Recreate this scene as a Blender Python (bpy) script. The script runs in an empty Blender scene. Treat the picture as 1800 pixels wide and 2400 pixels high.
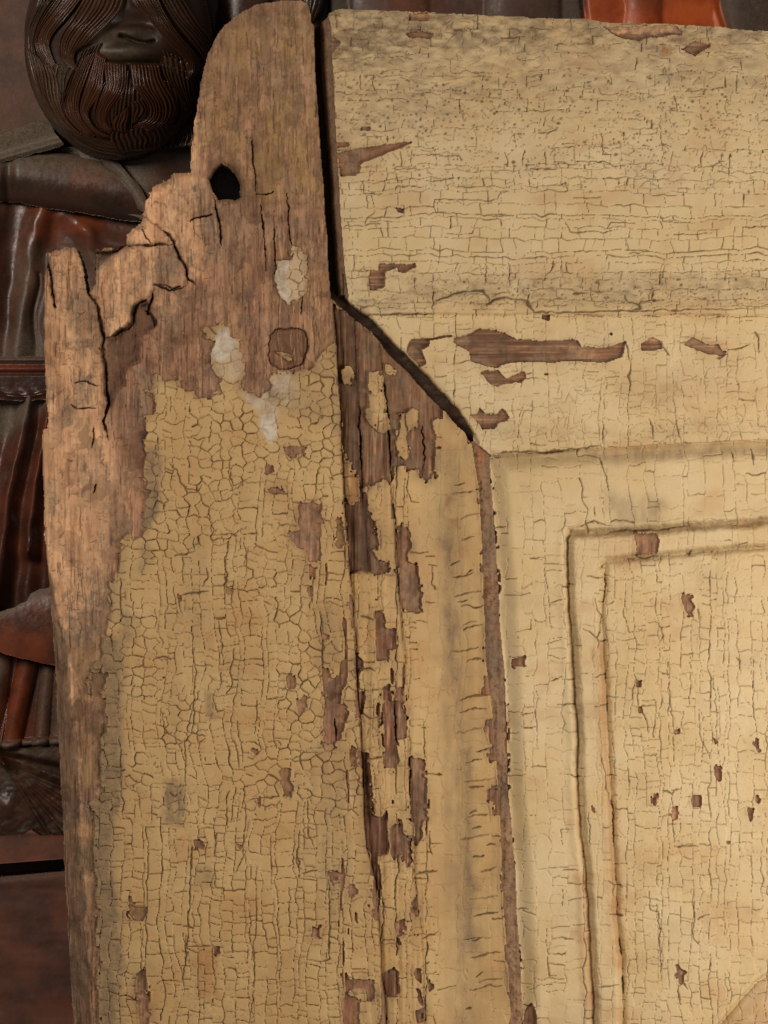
import bpy, math
import numpy as np
from mathutils import Vector

# ---------------------------------------------------------------- camera, world, lights
S = 0.0002                      # one unit of the drawing = 0.2 mm on the front of the door
CAM_D = 8000                    # camera distance in drawing units
scene = bpy.context.scene
COL = scene.collection
f32 = np.float32

def W(x, y, h):
    return ((x - 900.0) * S, -h * S, (1200.0 - y) * S)

cam = bpy.data.cameras.new('camera')
cam_o = bpy.data.objects.new('camera', cam)
COL.objects.link(cam_o)
cam_o.location = W(900, 1200, CAM_D)
cam_o.rotation_euler = (math.radians(90), 0, 0)
cam.sensor_fit = 'VERTICAL'
cam.sensor_height = 24.0
cam.lens = 24.0 * CAM_D / 2400.0
cam.clip_start = 0.05
cam.clip_end = 50.0
scene.camera = cam_o

world = bpy.data.worlds.new('World')
scene.world = world
world.use_nodes = True
bg = world.node_tree.nodes['Background']
bg.inputs[0].default_value = (0.9, 0.85, 0.78, 1)
bg.inputs[1].default_value = 0.10

def area_light(name, loc, target, size, power, color):
    d = bpy.data.lights.new(name, 'AREA')
    d.shape = 'RECTANGLE'
    d.size, d.size_y = size
    d.energy = power
    d.color = color
    o = bpy.data.objects.new(name, d)
    COL.objects.link(o)
    o.location = loc
    o.rotation_euler = (Vector(target) - Vector(loc)).to_track_quat('-Z', 'Y').to_euler()
    return o

area_light('softbox_right', (0.50, -0.42, -0.14), (0.12, 0, -0.06), (0.32, 0.32), 3.5, (1.0, 0.90, 0.77))
area_light('softbox_left', (-0.62, -0.80, 0.44), (-0.06, 0, -0.02), (0.30, 0.34), 5.6, (1.0, 0.91, 0.79))

vs = scene.view_settings
vs.view_transform = 'Standard'
vs.look = 'None'
vs.exposure = 0.0
vs.gamma = 1.0
scene.render.engine = 'CYCLES'
scene.cycles.max_bounces = 5

# ---------------------------------------------------------------- numeric helpers
def rng(seed):
    return np.random.default_rng(seed)

def vnoise(x, y, sx, sy, seed):
    """smooth value noise in -1..1"""
    tab = (rng(seed).random((256, 256)) * 2 - 1).astype(f32)
    u = x / sx + 37.3
    v = y / sy + 91.7
    iu = np.floor(u).astype(np.int32)
    iv = np.floor(v).astype(np.int32)
    fu = (u - iu).astype(f32)
    fv = (v - iv).astype(f32)
    fu = fu * fu * (3 - 2 * fu)
    fv = fv * fv * (3 - 2 * fv)
    a = tab[iv & 255, iu & 255]
    b = tab[iv & 255, (iu + 1) & 255]
    c = tab[(iv + 1) & 255, iu & 255]
    d = tab[(iv + 1) & 255, (iu + 1) & 255]
    return (a + (b - a) * fu) * (1 - fv) + (c + (d - c) * fu) * fv

def fbm(x, y, sx, sy, seed, octv=3):
    r = 0
    amp = 1.0
    for k in range(octv):
        r = r + amp * vnoise(x, y, sx / 2 ** k, sy / 2 ** k, seed + k * 17)
        amp *= 0.55
    return r / 1.7

def sstep(a, b, x):
    t = np.clip((x - a) / (b - a), 0, 1)
    return t * t * (3 - 2 * t)

def in_poly(px, py, poly):
    inside = np.zeros(np.broadcast(px, py).shape, bool)
    n = len(poly)
    for k in range(n):
        x0, y0 = poly[k]
        x1, y1 = poly[(k + 1) % n]
        if y0 == y1:
            continue
        c = (y0 > py) != (y1 > py)
        xi = (x1 - x0) * (py - y0) / (y1 - y0) + x0
        inside ^= c & (px < xi)
    return inside

def seg_dist(px, py, pts):
    d = np.full(np.broadcast(px, py).shape, 1e9, f32)
    t_all = np.zeros_like(d)
    n = len(pts) - 1
    for k in range(n):
        x0, y0 = pts[k]
        x1, y1 = pts[k + 1]
        dx, dy = x1 - x0, y1 - y0
        L = dx * dx + dy * dy + 1e-9
        t = np.clip(((px - x0) * dx + (py - y0) * dy) / L, 0, 1)
        q = np.hypot(px - (x0 + t * dx), py - (y0 + t * dy))
        m = q < d
        d = np.where(m, q, d)
        t_all = np.where(m, (k + t) / n, t_all)
    return d, t_all

def voronoi(x, y, sx, sy, jx, jy, seed, rows=False):
    """brick-like cells; returns distance to the nearest cell border, ids of the two nearest cells, seed of the cell"""
    if rows:
        d, i1, i2, cx, cy, ex, ey = voronoi(y, x, sy, sx, jy, jx, seed)
        return d, i1, i2, cy, cx, ey, ex
    r = rng(seed)
    off = r.random(256).astype(f32)
    tx = (r.random((256, 256)) - 0.5).astype(f32)
    ty = (r.random((256, 256)) - 0.5).astype(f32)
    u = (x / sx).astype(f32) + 64
    v = (y / sy).astype(f32) + 64
    cu = np.floor(u).astype(np.int32)
    big = f32(1e9)
    d1 = np.full(u.shape, big, f32); d2 = d1.copy()
    z = np.zeros(u.shape, f32)
    ax, ay, bx, by = z.copy(), z.copy(), z.copy(), z.copy()
    ia = np.zeros(u.shape, np.int32); ib = ia.copy()
    for di in (-1, 0, 1):
        ci = cu + di
        o = off[ci & 255]
        cv = np.floor(v - o).astype(np.int32)
        for dj in (-1, 0, 1):
            cj = cv + dj
            qx = ci + 0.5 + jx * tx[ci & 255, cj & 255]
            qy = cj + 0.5 + o + jy * ty[ci & 255, cj & 255]
            d = (u - qx) ** 2 + (v - qy) ** 2
            idn = (ci & 1023) * 1024 + (cj & 1023)
            m1 = d < d1
            m2 = (~m1) & (d < d2)
            d2 = np.where(m1, d1, np.where(m2, d, d2))
            bx = np.where(m1, ax, np.where(m2, qx, bx))
            by = np.where(m1, ay, np.where(m2, qy, by))
            ib = np.where(m1, ia, np.where(m2, idn, ib))
            d1 = np.where(m1, d, d1)
            ax = np.where(m1, qx, ax)
            ay = np.where(m1, qy, ay)
            ia = np.where(m1, idn, ia)
    nx, ny = bx - ax, by - ay
    dist = ((ax + bx) / 2 - u) * nx + ((ay + by) / 2 - v) * ny
    g = np.sqrt((nx / sx) ** 2 + (ny / sy) ** 2)
    return dist / np.maximum(g, 1e-6), ia, ib, (ax - 64) * sx, (ay - 64) * sy, (bx - 64) * sx, (by - 64) * sy

def ihash(a, k=0):
    a = (a.astype(np.uint32) + np.uint32(k * 7919 + 1)) * np.uint32(2654435761)
    a ^= a >> np.uint32(15)
    a *= np.uint32(2246822519)
    a ^= a >> np.uint32(13)
    return (a & np.uint32(0xFFFF)).astype(f32) / 65535.0

def ehash(a, b, k=0):
    lo = np.minimum(a, b).astype(np.uint32)
    hi = np.maximum(a, b).astype(np.uint32)
    return ihash(lo * np.uint32(31) + hi * np.uint32(1013), k)

# close-up windows in which shapes were measured: origin and scale
TILE = {'A': (300, 500, .3014), 'B': (700, 250, .3617), 'C': (1200, 250, .3617), 'D': (700, 650, .3014),
        'E': (1100, 650, .4219), 'F': (200, 900, .3617), 'G': (700, 1050, .3315), 'H': (1150, 1150, .3918),
        'I': (200, 1450, .3617), 'J': (700, 1550, .3014), 'K': (1150, 1750, .3918), 'L': (150, 1950, .3617),
        'M': (700, 1950, .3315), 'N': (700, 0, .663), 'Q': (0, 500, .3014), 'R': (300, 0, .3617), 'Z': (20, 0, .2893),
        'Y': (1250, 0, .3315), '0': (0, 0, 1.0)}
def T(t, pts):
    ox, oy, s = TILE[t]
    return [(ox + px * s, oy + py * s) for px, py in pts]

# ---------------------------------------------------------------- materials
def lin(c):
    out = []
    for v in c:
        v = v / 255.0
        out.append(v / 12.92 if v <= 0.04045 else ((v + 0.055) / 1.055) ** 2.4)
    return (*out, 1.0)

class NT:
    def __init__(self, name):
        self.m = bpy.data.materials.new(name)
        self.m.use_nodes = True
        self.t = self.m.node_tree
        self.b = self.t.nodes['Principled BSDF']
        self.coord = self.t.nodes.new('ShaderNodeTexCoord').outputs['Object']
    def node(self, kind, **kw):
        n = self.t.nodes.new(kind)
        for k, v in kw.items():
            setattr(n, k, v)
        return n
    def link(self, a, b):
        self.t.links.new(a, b)
    def noise(self, scale, stretch=(1, 1, 1), detail=4, rough=0.6):
        mp = self.node('ShaderNodeMapping')
        mp.inputs['Scale'].default_value = stretch
        self.link(self.coord, mp.inputs[0])
        n = self.node('ShaderNodeTexNoise')
        n.inputs['Scale'].default_value = scale
        n.inputs['Detail'].default_value = detail
        n.inputs['Roughness'].default_value = rough
        self.link(mp.outputs[0], n.inputs['Vector'])
        return n.outputs['Fac']
    def ramp(self, sock, a, b, c0=0.0, c1=1.0):
        n = self.node('ShaderNodeMapRange')
        n.inputs['From Min'].default_value = a
        n.inputs['From Max'].default_value = b
        n.inputs['To Min'].default_value = c0
        n.inputs['To Max'].default_value = c1
        self.link(sock, n.inputs[0])
        return n.outputs[0]
    def mul(self, a, b, op='MULTIPLY'):
        n = self.node('ShaderNodeMath', operation=op)
        n.use_clamp = op == 'MULTIPLY'
        for k, s in enumerate((a, b)):
            if hasattr(s, 'links'):
                self.link(s, n.inputs[k])
            else:
                n.inputs[k].default_value = s
        return n.outputs[0]
    def mix(self, fac, a, b):
        n = self.node('ShaderNodeMix', data_type='RGBA')
        for idx, s in ((0, fac), (6, a), (7, b)):
            if hasattr(s, 'links'):
                self.link(s, n.inputs[idx])
            else:
                n.inputs[idx].default_value = s
        return n.outputs[2]
    def masks(self):
        a = self.node('ShaderNodeAttribute', attribute_name='wear_shade')
        s = self.node('ShaderNodeSeparateColor')
        self.link(a.outputs['Color'], s.inputs[0])
        return s.outputs[0], s.outputs[1], s.outputs[2], a.outputs['Alpha']
    def bump(self, sock, strength, dist):
        n = self.node('ShaderNodeBump')
        n.inputs['Strength'].default_value = strength
        n.inputs['Distance'].default_value = dist
        self.link(sock, n.inputs['Height'])
        self.link(n.outputs[0], self.b.inputs['Normal'])

def paint_material(name, c0, c1, c2):
    k = NT(name)
    dirt_shade, grime_shade, pale, warm = k.masks()
    n_lo = k.noise(28, detail=3)
    n_mid = k.noise(160, detail=5, rough=0.7)
    n_hi = k.noise(1400, detail=3, rough=0.7)
    col = k.mix(k.ramp(n_lo, .38, .62), lin(c0), lin(c1))
    col = k.mix(k.mul(k.ramp(n_mid, .5, .75), .55), col, lin(c2))
    col = k.mix(k.mul(k.ramp(n_hi, .52, .75), .30), col, lin((142, 116, 76)))
    col = k.mix(warm, col, lin((168, 112, 62)))
    col = k.mix(pale, col, k.mix(k.ramp(n_mid, .4, .65), lin((206, 192, 176)), lin((170, 148, 122))))
    gr = k.mul(grime_shade, k.ramp(n_mid, .2, .62, .45, 1.0))
    col = k.mix(gr, col, k.mix(k.ramp(n_hi, .4, .6), lin((112, 92, 72)), lin((136, 112, 84))))
    col = k.mix(dirt_shade, col, lin((80, 58, 32)))
    k.link(col, k.b.inputs['Base Color'])
    k.link(k.ramp(n_mid, .3, .7, .5, .75), k.b.inputs['Roughness'])
    k.b.inputs['Specular IOR Level'].default_value = 0.35
    k.bump(n_hi, 0.35, 0.00035)
    return k.m

def wood_material(name, c0, c1, c2, stretch):
    k = NT(name)
    dirt_shade, grey, pale, resid = k.masks()
    g_lo = k.noise(22, stretch, detail=4)
    g_mid = k.noise(120, stretch, detail=5, rough=.65)
    g_hi = k.noise(520, stretch, detail=3, rough=.7)
    spot = k.noise(260, detail=4, rough=.7)
    col = k.mix(k.ramp(g_mid, .38, .62), lin(c0), lin(c1))
    col = k.mix(k.ramp(g_lo, .45, .66), col, lin(c2))
    col = k.mix(pale, col, k.mix(k.ramp(g_mid, .35, .62), lin((242, 192, 148)), lin((212, 158, 116))))
    gr = k.mul(grey, k.ramp(spot, .32, .60, .35, 1.0))
    col = k.mix(gr, col, k.mix(k.ramp(spot, .4, .6), lin((160, 134, 108)), lin((134, 111, 92))))
    rs = k.mul(resid, k.ramp(spot, .36, .56, .25, 1.0))
    col = k.mix(rs, col, k.mix(k.ramp(g_lo, .4, .6), lin((168, 132, 82)), lin((142, 110, 70))))
    col = k.mix(k.mul(k.mul(k.ramp(g_hi, .50, .68), .55), k.ramp(pale, 0, 1, 1, .45)), col, lin((64, 42, 28)))
    blot = k.noise(75, detail=6, rough=.75)
    col = k.mix(k.mul(k.mul(k.ramp(blot, .48, .62), .5), k.ramp(pale, 0, 1, 1, .3)), col, lin((92, 66, 50)))
    col = k.mix(dirt_shade, col, lin((46, 28, 17)))
    k.link(col, k.b.inputs['Base Color'])
    k.b.inputs['Roughness'].default_value = 0.72
    k.b.inputs['Specular IOR Level'].default_value = 0.25
    k.bump(g_hi, 0.55, 0.0005)
    return k.m

V = (1, 1, .13)
Hh = (.06, 1, 1)
M_PAINT_STILE = paint_material('cracked_yellow_paint', (196, 164, 114), (187, 151, 101), (198, 158, 112))
M_PAINT_RAIL = paint_material('cracked_cream_paint', (211, 188, 147), (205, 178, 131), (214, 181, 144))
M_WOOD_V = wood_material('weathered_wood_upright_grain', (184, 138, 106), (136, 100, 76), (154, 108, 84), V)
M_WOOD_H = wood_material('weathered_wood_level_grain', (164, 120, 90), (120, 84, 62), (142, 100, 76), Hh)
M_WOOD_DK = wood_material('dark_bare_moulding_wood', (154, 112, 82), (108, 76, 56), (136, 92, 70), V)

def strip_material():
    k = NT('rusty_brown_strip')
    n1 = k.noise(60, (1, 1, .4), detail=5)
    n2 = k.noise(420, detail=4, rough=.75)
    n3 = k.noise(38, (1, 1, .5), detail=2)
    c = k.mix(k.ramp(n1, .4, .6), lin((154, 118, 86)), lin((122, 97, 75)))
    c = k.mix(k.mul(k.ramp(n3, .60, .72), .7), c, lin((160, 104, 62)))
    c = k.mix(k.mul(k.ramp(n2, .48, .7), .8), c, lin((62, 44, 32)))
    k.link(c, k.b.inputs['Base Color'])
    k.b.inputs['Roughness'].default_value = .75
    k.bump(n2, .7, .0007)
    return k.m
M_STRIP = strip_material()

def carved_material(name, c0, c1, dust, dust_amt, rough, scale=60, reds=((172, 76, 32), (118, 52, 28))):
    k = NT(name)
    a = k.node('ShaderNodeAttribute', attribute_name='wear_shade')
    s = k.node('ShaderNodeSeparateColor')
    k.link(a.outputs['Color'], s.inputs[0])
    red, dst, dark = s.outputs[0], s.outputs[1], s.outputs[2]
    n1 = k.noise(scale, detail=4)
    n2 = k.noise(420, detail=5, rough=.75)
    n3 = k.noise(1500, detail=2, rough=.6)
    c = k.mix(k.ramp(n1, .4, .62), lin(c0), lin(c1))
    c = k.mix(red, c, k.mix(k.ramp(n1, .4, .6), lin(reds[0]), lin(reds[1])))
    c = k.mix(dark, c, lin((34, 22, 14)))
    d = k.mul(k.mul(dst, dust_amt), k.ramp(n2, .30, .62, .35, 1.0))
    c = k.mix(d, c, k.mix(k.ramp(n3, .4, .6), lin(dust), lin(tuple(v * .78 for v in dust))))
    k.link(c, k.b.inputs['Base Color'])
    r = k.mul(k.ramp(n2, .35, .7, rough, rough + .16), k.mul(d, .5), 'ADD')
    k.link(r, k.b.inputs['Roughness'])
    k.b.inputs['Specular IOR Level'].default_value = 0.5
    k.bump(n2, .16, .0006)
    return k.m
M_HAIR = carved_material('glossy_dark_carved_wood', (50, 36, 25), (66, 43, 27), (112, 100, 74), 0.7, .15)
M_SKIN = carved_material('worn_dark_carved_wood', (62, 46, 32), (50, 37, 26), (112, 100, 74), 0.8, .3)
M_ROBE = carved_material('varnished_red_brown_wood', (94, 56, 42), (70, 43, 33), (128, 116, 98), .95, .21)
M_LACQUER = carved_material('orange_red_lacquered_wood', (94, 56, 42), (70, 43, 33), (128, 116, 98), .95, .34, reds=((226, 104, 38), (176, 74, 32)))
M_BOARD = carved_material('dull_brown_board', (112, 68, 50), (84, 52, 40), (120, 104, 88), .8, .5)

# ---------------------------------------------------------------- object helpers
def empty(name, loc, label, cat, group=None):
    o = bpy.data.objects.new(name, None)
    o.empty_display_size = 0.02
    COL.objects.link(o)
    o.location = loc
    o['label'] = label
    o['category'] = cat
    o['kind'] = 'thing'
    if group:
        o['group'] = group
    return o

def mesh_object(name, verts, quads, mat, parent=None, wear_shade=None, smooth=True, tris=None):
    me = bpy.data.meshes.new(name)
    quads = np.asarray(quads, np.int32).reshape(-1, 4)
    nq = len(quads)
    me.vertices.add(len(verts))
    me.vertices.foreach_set('co', np.ascontiguousarray(verts, f32).ravel())
    me.loops.add(nq * 4)
    me.loops.foreach_set('vertex_index', quads.ravel())
    me.polygons.add(nq)
    me.polygons.foreach_set('loop_start', np.arange(0, nq * 4, 4, dtype=np.int32))
    me.polygons.foreach_set('loop_total', np.full(nq, 4, np.int32))
    if smooth:
        me.polygons.foreach_set('use_smooth', np.ones(nq, bool))
    if wear_shade is not None:
        at = me.attributes.new('wear_shade', 'FLOAT_COLOR', 'POINT')
        at.data.foreach_set('color', np.ascontiguousarray(wear_shade, f32).ravel())
    me.update()
    me.materials.append(mat)
    o = bpy.data.objects.new(name, me)
    COL.objects.link(o)
    if parent is not None:
        o.parent = parent
        base = Vector((0, 0, 0))
        p = parent
        while p is not None:
            base += Vector(p.location)
            p = p.parent
        o.location = -base
    return o

# ================================================================ THE DOOR FRAGMENT
G = 1.75
def ext(a, b, step, end):
    v = list(np.arange(a, b, step))
    s = step
    while v[-1] < end:
        s = min(s * 1.35, 40)
        v.append(v[-1] + s)
    return np.array(v, f32)
xs = ext(84.0, 1812.0, G, 2250)
ys = ext(-4.0, 2412.0, G, 2850)
NX, NY = len(xs), len(ys)
X, Y = np.meshgrid(xs, ys)
X = X.astype(f32); Y = Y.astype(f32)
yc = ys[:, None]
xr = xs[None, :]
w1x = (vnoise(X, Y, 34, 34, 1) * 5 + vnoise(X, Y, 12, 12, 2) * 4 + vnoise(X, Y, 5, 6, 12) * 2.4).astype(f32)
w1y = (vnoise(X, Y, 34, 34, 3) * 5 + vnoise(X, Y, 12, 12, 4) * 4 + vnoise(X, Y, 6, 5, 14) * 2.4).astype(f32)

def win(pts, pad):
    a = np.array(pts)
    i0, i1 = np.searchsorted(xs, [a[:, 0].min() - pad, a[:, 0].max() + pad])
    j0, j1 = np.searchsorted(ys, [a[:, 1].min() - pad, a[:, 1].max() + pad])
    return slice(max(j0, 0), min(j1 + 1, NY)), slice(max(i0, 0), min(i1 + 1, NX))

def fill(mask, poly, val=True, warp=1.0):
    s = win(poly, 14)
    m = in_poly(X[s] + w1x[s] * warp, Y[s] + w1y[s] * warp, poly)
    mask[s] = np.where(m, val, mask[s])

def soft(field, poly, amt, blur, warp=1.0):
    """raise a field inside a polygon with a soft ragged border"""
    s = win(poly, blur * 2 + 10)
    px, py = X[s] + w1x[s] * warp, Y[s] + w1y[s] * warp
    m = in_poly(px, py, poly)
    d, _ = seg_dist(px, py, poly + [poly[0]])
    sd = np.where(m, d, -d)
    field[s] = np.maximum(field[s], amt * sstep(-blur, blur, sd))

def line(field, pts, w, amt=1.0, warp=.5, taper=True):
    s = win(pts, w * 3 + 8)
    d, t = seg_dist(X[s] + w1x[s] * warp, Y[s] + w1y[s] * warp, pts)
    wid = w * (np.sqrt(np.clip(4 * t * (1 - t), 0.02, 1)) if taper else 1.0)
    wid = wid * (1 + .35 * vnoise(X[s], Y[s], 13, 13, 77))
    field[s] = np.maximum(field[s], amt * np.clip(1.35 - d / np.maximum(wid, .3), 0, 1))

def bx(pts):
    p = sorted(pts, key=lambda q: q[1])
    return np.interp(ys, [q[1] for q in p], [q[0] for q in p]).astype(f32)[:, None]
def by(pts):
    return np.interp(xs, [q[0] for q in pts], [q[1] for q in pts]).astype(f32)[None, :]

# ---- outlines
stile_left = [(97, 2900), (200, 2900), (163, 2400), (152, 2200), (145, 2050), (134, 1830), (124, 1640), (116, 1500), (113, 1400),
              (105, 1250), (100, 1100), (97, 1006), (110, 1003), (113, 975), (106, 900), (102, 780), (101, 645), (113, 595)]
OUT = stile_left[1:] + [(130, 585), (150, 578), (165, 577), (175, 584), (186, 599), (193, 606), (197, 640), (204, 686), (210, 688),
       (215, 672), (220, 660), (219, 630), (221, 592), (240, 583), (290, 578), (297, 574), (296, 552), (305, 541), (320, 529),
       (334, 503), (345, 470), (352, 442), (375, 424), (405, 404), (425, 404), (444, 402), (448, 330), (455, 290), (462, 255),
       (466, 215), (475, 172), (485, 130), (500, 96), (525, 60), (560, 31), (600, 11), (650, 2), (700, 1), (722, 8), (729, 30),
       (733, 57), (746, 50), (764, 38), (771, 27), (788, 20), (850, 21), (899, 24), (1000, 27), (1098, 31), (1264, 41), (1363, 44),
       (1416, 50), (1500, 54), (1588, 57), (1700, 64), (1800, 73), (2260, 105), (2260, 2860), (180, 2860)]
torn = .35 + .75 * sstep(395, 420, Y) * sstep(640, 600, Y) * (X < 460)
keep_v = in_poly(X + w1x * torn, Y + w1y * torn, OUT)
HOLE = T('R', [(520, 1150), (560, 1085), (600, 1052), (650, 1075), (690, 1130), (722, 1200), (722, 1275), (690, 1292), (580, 1292), (545, 1240)])
hole_v = np.zeros_like(keep_v)
fill(hole_v, HOLE, warp=.3)
keep_v &= ~hole_v

STILE_R = bx([(724, 0), (735, 60), (739, 181), (752, 362), (765, 542), (774, 690), (779, 720)])
BLACK_R = bx([(747, 0), (748, 60), (752, 181), (768, 362), (778, 542), (786, 650), (792, 690)])
OLIVE_R = bx([(768, 30), (775, 60), (781, 181), (789, 362), (801, 542), (808, 640), (815, 690)])
mitre_lo = [(772, 640), (777, 695), (790, 716), (833, 749), (881, 789), (911, 831), (956, 870), (986, 906), (1016, 939), (1047, 969), (1092, 1018), (1106, 1040)]
mitre_hi = [(805, 640), (808, 692), (830, 716), (863, 737), (893, 768), (929, 807), (962, 837), (986, 861), (1013, 891), (1050, 930), (1080, 963), (1107, 1006), (1124, 1038)]
L1 = bx([(779, 700), (780, 725), (787, 800), (790, 861), (796, 951), (799, 1042), (801, 1083), (806, 1183), (814, 1282), (821, 1365), (826, 1431),
         (831, 1520), (833, 1550), (837, 1625), (843, 1686), (846, 1761), (849, 1821), (852, 1912), (857, 1987), (866, 2016), (879, 2066), (890, 2199),
         (892, 2281), (902, 2341), (904, 2400), (912, 2850)])
LC = bx([(820, 700), (833, 750), (846, 1000), (851, 1116), (859, 1216), (869, 1338), (880, 1550), (893, 1800), (905, 2000), (912, 2100), (935, 2850)])
L2 = bx([(885, 790), (900, 950), (919, 1136), (920, 1192), (925, 1236), (929, 1332), (935, 1398), (940, 1448), (944, 1514), (950, 1580), (953, 1700),
         (958, 1850), (967, 1927), (969, 2047), (974, 2080), (982, 2149), (988, 2248), (993, 2364), (996, 2400), (1015, 2850)])
SL = bx([(1104, 1030), (1112, 1072), (1121, 1133), (1128, 1216), (1131, 1300), (1134, 1382), (1138, 1465), (1139, 1550), (1152, 1640), (1161, 1750),
         (1169, 1850), (1173, 1950), (1179, 2050), (1183, 2150), (1191, 2250), (1195, 2350), (1198, 2400), (1225, 2850)])
SR = bx([(1150, 1030), (1149, 1072), (1151, 1133), (1159, 1216), (1164, 1300), (1171, 1382), (1174, 1465), (1181, 1550), (1185, 1640), (1190, 1750),
         (1192, 1850), (1200, 1950), (1210, 2050), (1213, 2150), (1220, 2250), (1224, 2350), (1226, 2400), (1256, 2850)])
RB = by([(1100, 1062), (1150, 1066), (1200, 1064), (1300, 1057), (1400, 1049), (1600, 1038), (1800, 1030), (2260, 1012)])

wob = vnoise(X, Y, 60, 60, 5) * 1.5
Xw = X + wob
Yw = Y + vnoise(X, Y, 60, 60, 6) * 1.5
mlo = by(mitre_lo) - 2 + vnoise(X, Y, 14, 14, 8) * 2.2       # y of the mitre's lower edge for each x
mhi = by(mitre_hi) + 3 + vnoise(X, Y, 14, 14, 9) * 2.2
# ---- part map: 0 stile, 1 moulding, 2 rail, 3 panel, 4 strip, 5 joint
PART = np.zeros((NY, NX), np.int8)
up = Y < 700
PART[(~up) & (Xw > L1)] = 1
right_of_mitre = (X > 779) & (X < 1124) & (Y < mlo) & (Y > 640)
PART[up & (Xw > STILE_R)] = 5
PART[up & (Xw > BLACK_R)] = 2
tri = (X > 774) & (X < 1112) & (Y >= 690) & (Y < mlo)
PART[tri] = 5
trih = (X > 803) & (X < 1124) & (Y >= 640) & (Y < mhi)
PART[trih] = 2
PART[(X >= 1110) & (Yw < RB)] = 2
low = (Yw >= RB) & (X > 1060) & (Y > 1010) & (PART != 5)
PART[low & (Xw > SL)] = 4
PART[low & (Xw > SR)] = 3
PART[(X >= 1102) & (X < 1108 + (Y - 1030) * 1.2) & (Y > 1032) & (Y < 1068) & (Xw > SL)] = 4
is_st, is_mo, is_ra, is_pa, is_sp, is_jo = [PART == k for k in range(6)]

# ---- base relief
H = np.zeros((NY, NX), f32)
lowf = fbm(X, Y, 300, 420, 20, 3)
streak = fbm(X, Y, 7, 150, 21, 3)
streak2 = fbm(X, Y, 18, 500, 22, 2)
hstreak = fbm(X, Y, 170, 7, 23, 3)
rough = fbm(X, Y, 16, 16, 24, 3)
fine = fbm(X, Y, 5, 5, 25, 2)
FE = bx([(104, 560), (104, 1000), (106, 1250), (128, 1400), (148, 1480), (172, 1640), (180, 1750), (190, 1900), (195, 2050), (200, 2150), (212, 2250), (222, 2400), (250, 2850)])
OE = bx([(95, 560), (97, 1000), (105, 1250), (113, 1400), (116, 1500), (124, 1640), (134, 1830), (145, 2050), (152, 2200), (163, 2400), (200, 2850)])
fe_w = FE + vnoise(X, Y, 20, 60, 26) * 6
cham = np.clip((fe_w - X) / np.maximum(FE - OE, 6), 0, 1)
H += np.where(is_st, 3 * lowf - 75 * cham ** 1.3 * sstep(1250, 1500, Y) - 8 * cham * (1 - sstep(1250, 1500, Y)), 0)
tcove = np.clip((X - L2) / np.maximum(SL - L2, 10), 0, 1)
bead2 = np.where(X < L2, -20 + 4 * np.sin(np.clip((X - L1) / np.maximum(L2 - L1, 10), 0, 1) * math.pi), 0)
cove = np.where(X >= L2, -29 - 15 * np.sin(tcove * math.pi * .5) - 9 * np.sin(tcove * math.pi) ** 2, 0)
H += np.where(is_mo, bead2 + cove + 2 * lowf + 1.5 * streak2, 0)
ridge = 735 + 3 * vnoise(X, Y, 90, 400, 27)
H += np.where(is_ra, -4 + 2.5 * lowf + 4 * np.exp(-((Y - ridge + 12) / 14) ** 2) * (Y < ridge)
              + np.where(Y > ridge, -9, 0) - 30 * sstep(880, 1060, Y) ** 1.4, 0)
od = np.clip((Xw - BLACK_R) / np.maximum(OLIVE_R - BLACK_R, 8), 0, 1)
olive = is_ra & (Y < 700) & (Xw < OLIVE_R)
H = np.where(olive, -62 + 52 * od ** .8, H)
dtop = np.clip((Y - np.interp(xs, [q[0] for q in OUT[53:66]], [q[1] for q in OUT[53:66]])[None, :]) / 26, 0, 1)
H += np.where(is_ra & (X > 770), -9 * (1 - dtop) ** 2, 0)
# mitre shoulder of the rail
shoulder = is_ra & (X > 803) & (X < 1124) & (Y > 640)
H += np.where(shoulder, -12 * np.exp(-np.clip(mhi - Y, 0, 99) / 4), 0)
# panel with its sunk frame
dpl = np.minimum(np.clip(X - SR, 0, 400), np.clip(Y - RB, 0, 400))
H += np.where(is_pa, -60 + 20 * sstep(0, 46, dpl) + 2 * lowf, 0)
o_v = [(1338, 1246), (1334, 1267), (1334, 1385), (1342, 1503), (1350, 1620), (1358, 1738), (1358, 1848), (1365, 1965), (1377, 2044), (1381, 2142), (1389, 2259), (1395, 2400), (1412, 2850)]
o_h = [(1334, 1262), (1341, 1253), (1360, 1250), (1424, 1248), (1503, 1244), (1620, 1234), (1800, 1222), (2260, 1195)]
i_v = [(1420, 1322), (1420, 1346), (1414, 1444), (1416, 1503), (1420, 1581), (1428, 1699), (1432, 1800), (1438, 1907), (1444, 2024), (1448, 2142), (1458, 2240), (1463, 2338), (1463, 2400), (1480, 2850)]
i_h = [(1412, 1326), (1424, 1316), (1483, 1309), (1542, 1305), (1659, 1293), (1800, 1283), (2260, 1252)]
gv, gt = win(o_v + o_h, 60)
pxw, pyw = X[gv, gt] + w1x[gv, gt] * .35, Y[gv, gt] + w1y[gv, gt] * .35
def groove(pts, wid, dep, power=2):
    d, _ = seg_dist(pxw, pyw, pts)
    H[gv, gt] -= np.where(is_pa[gv, gt], dep * np.exp(-(d / wid) ** power), 0)
    return d
fieldpoly_o = [(1334, 1258)] + o_h[2:] + [(2260, 2850)] + o_v[::-1]
fieldpoly_i = [(1420, 1320)] + i_h[2:] + [(2260, 2850)] + i_v[::-1]
in_o = in_poly(pxw, pyw, fieldpoly_o)
in_i = in_poly(pxw, pyw, fieldpoly_i)
d_ov, _ = seg_dist(pxw, pyw, o_v); d_oh, _ = seg_dist(pxw, pyw, o_h)
d_o = np.minimum(d_ov, d_oh)
d_iv, _ = seg_dist(pxw, pyw, i_v); d_ih, _ = seg_dist(pxw, pyw, i_h)
d_i = np.minimum(d_iv, d_ih)
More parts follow.
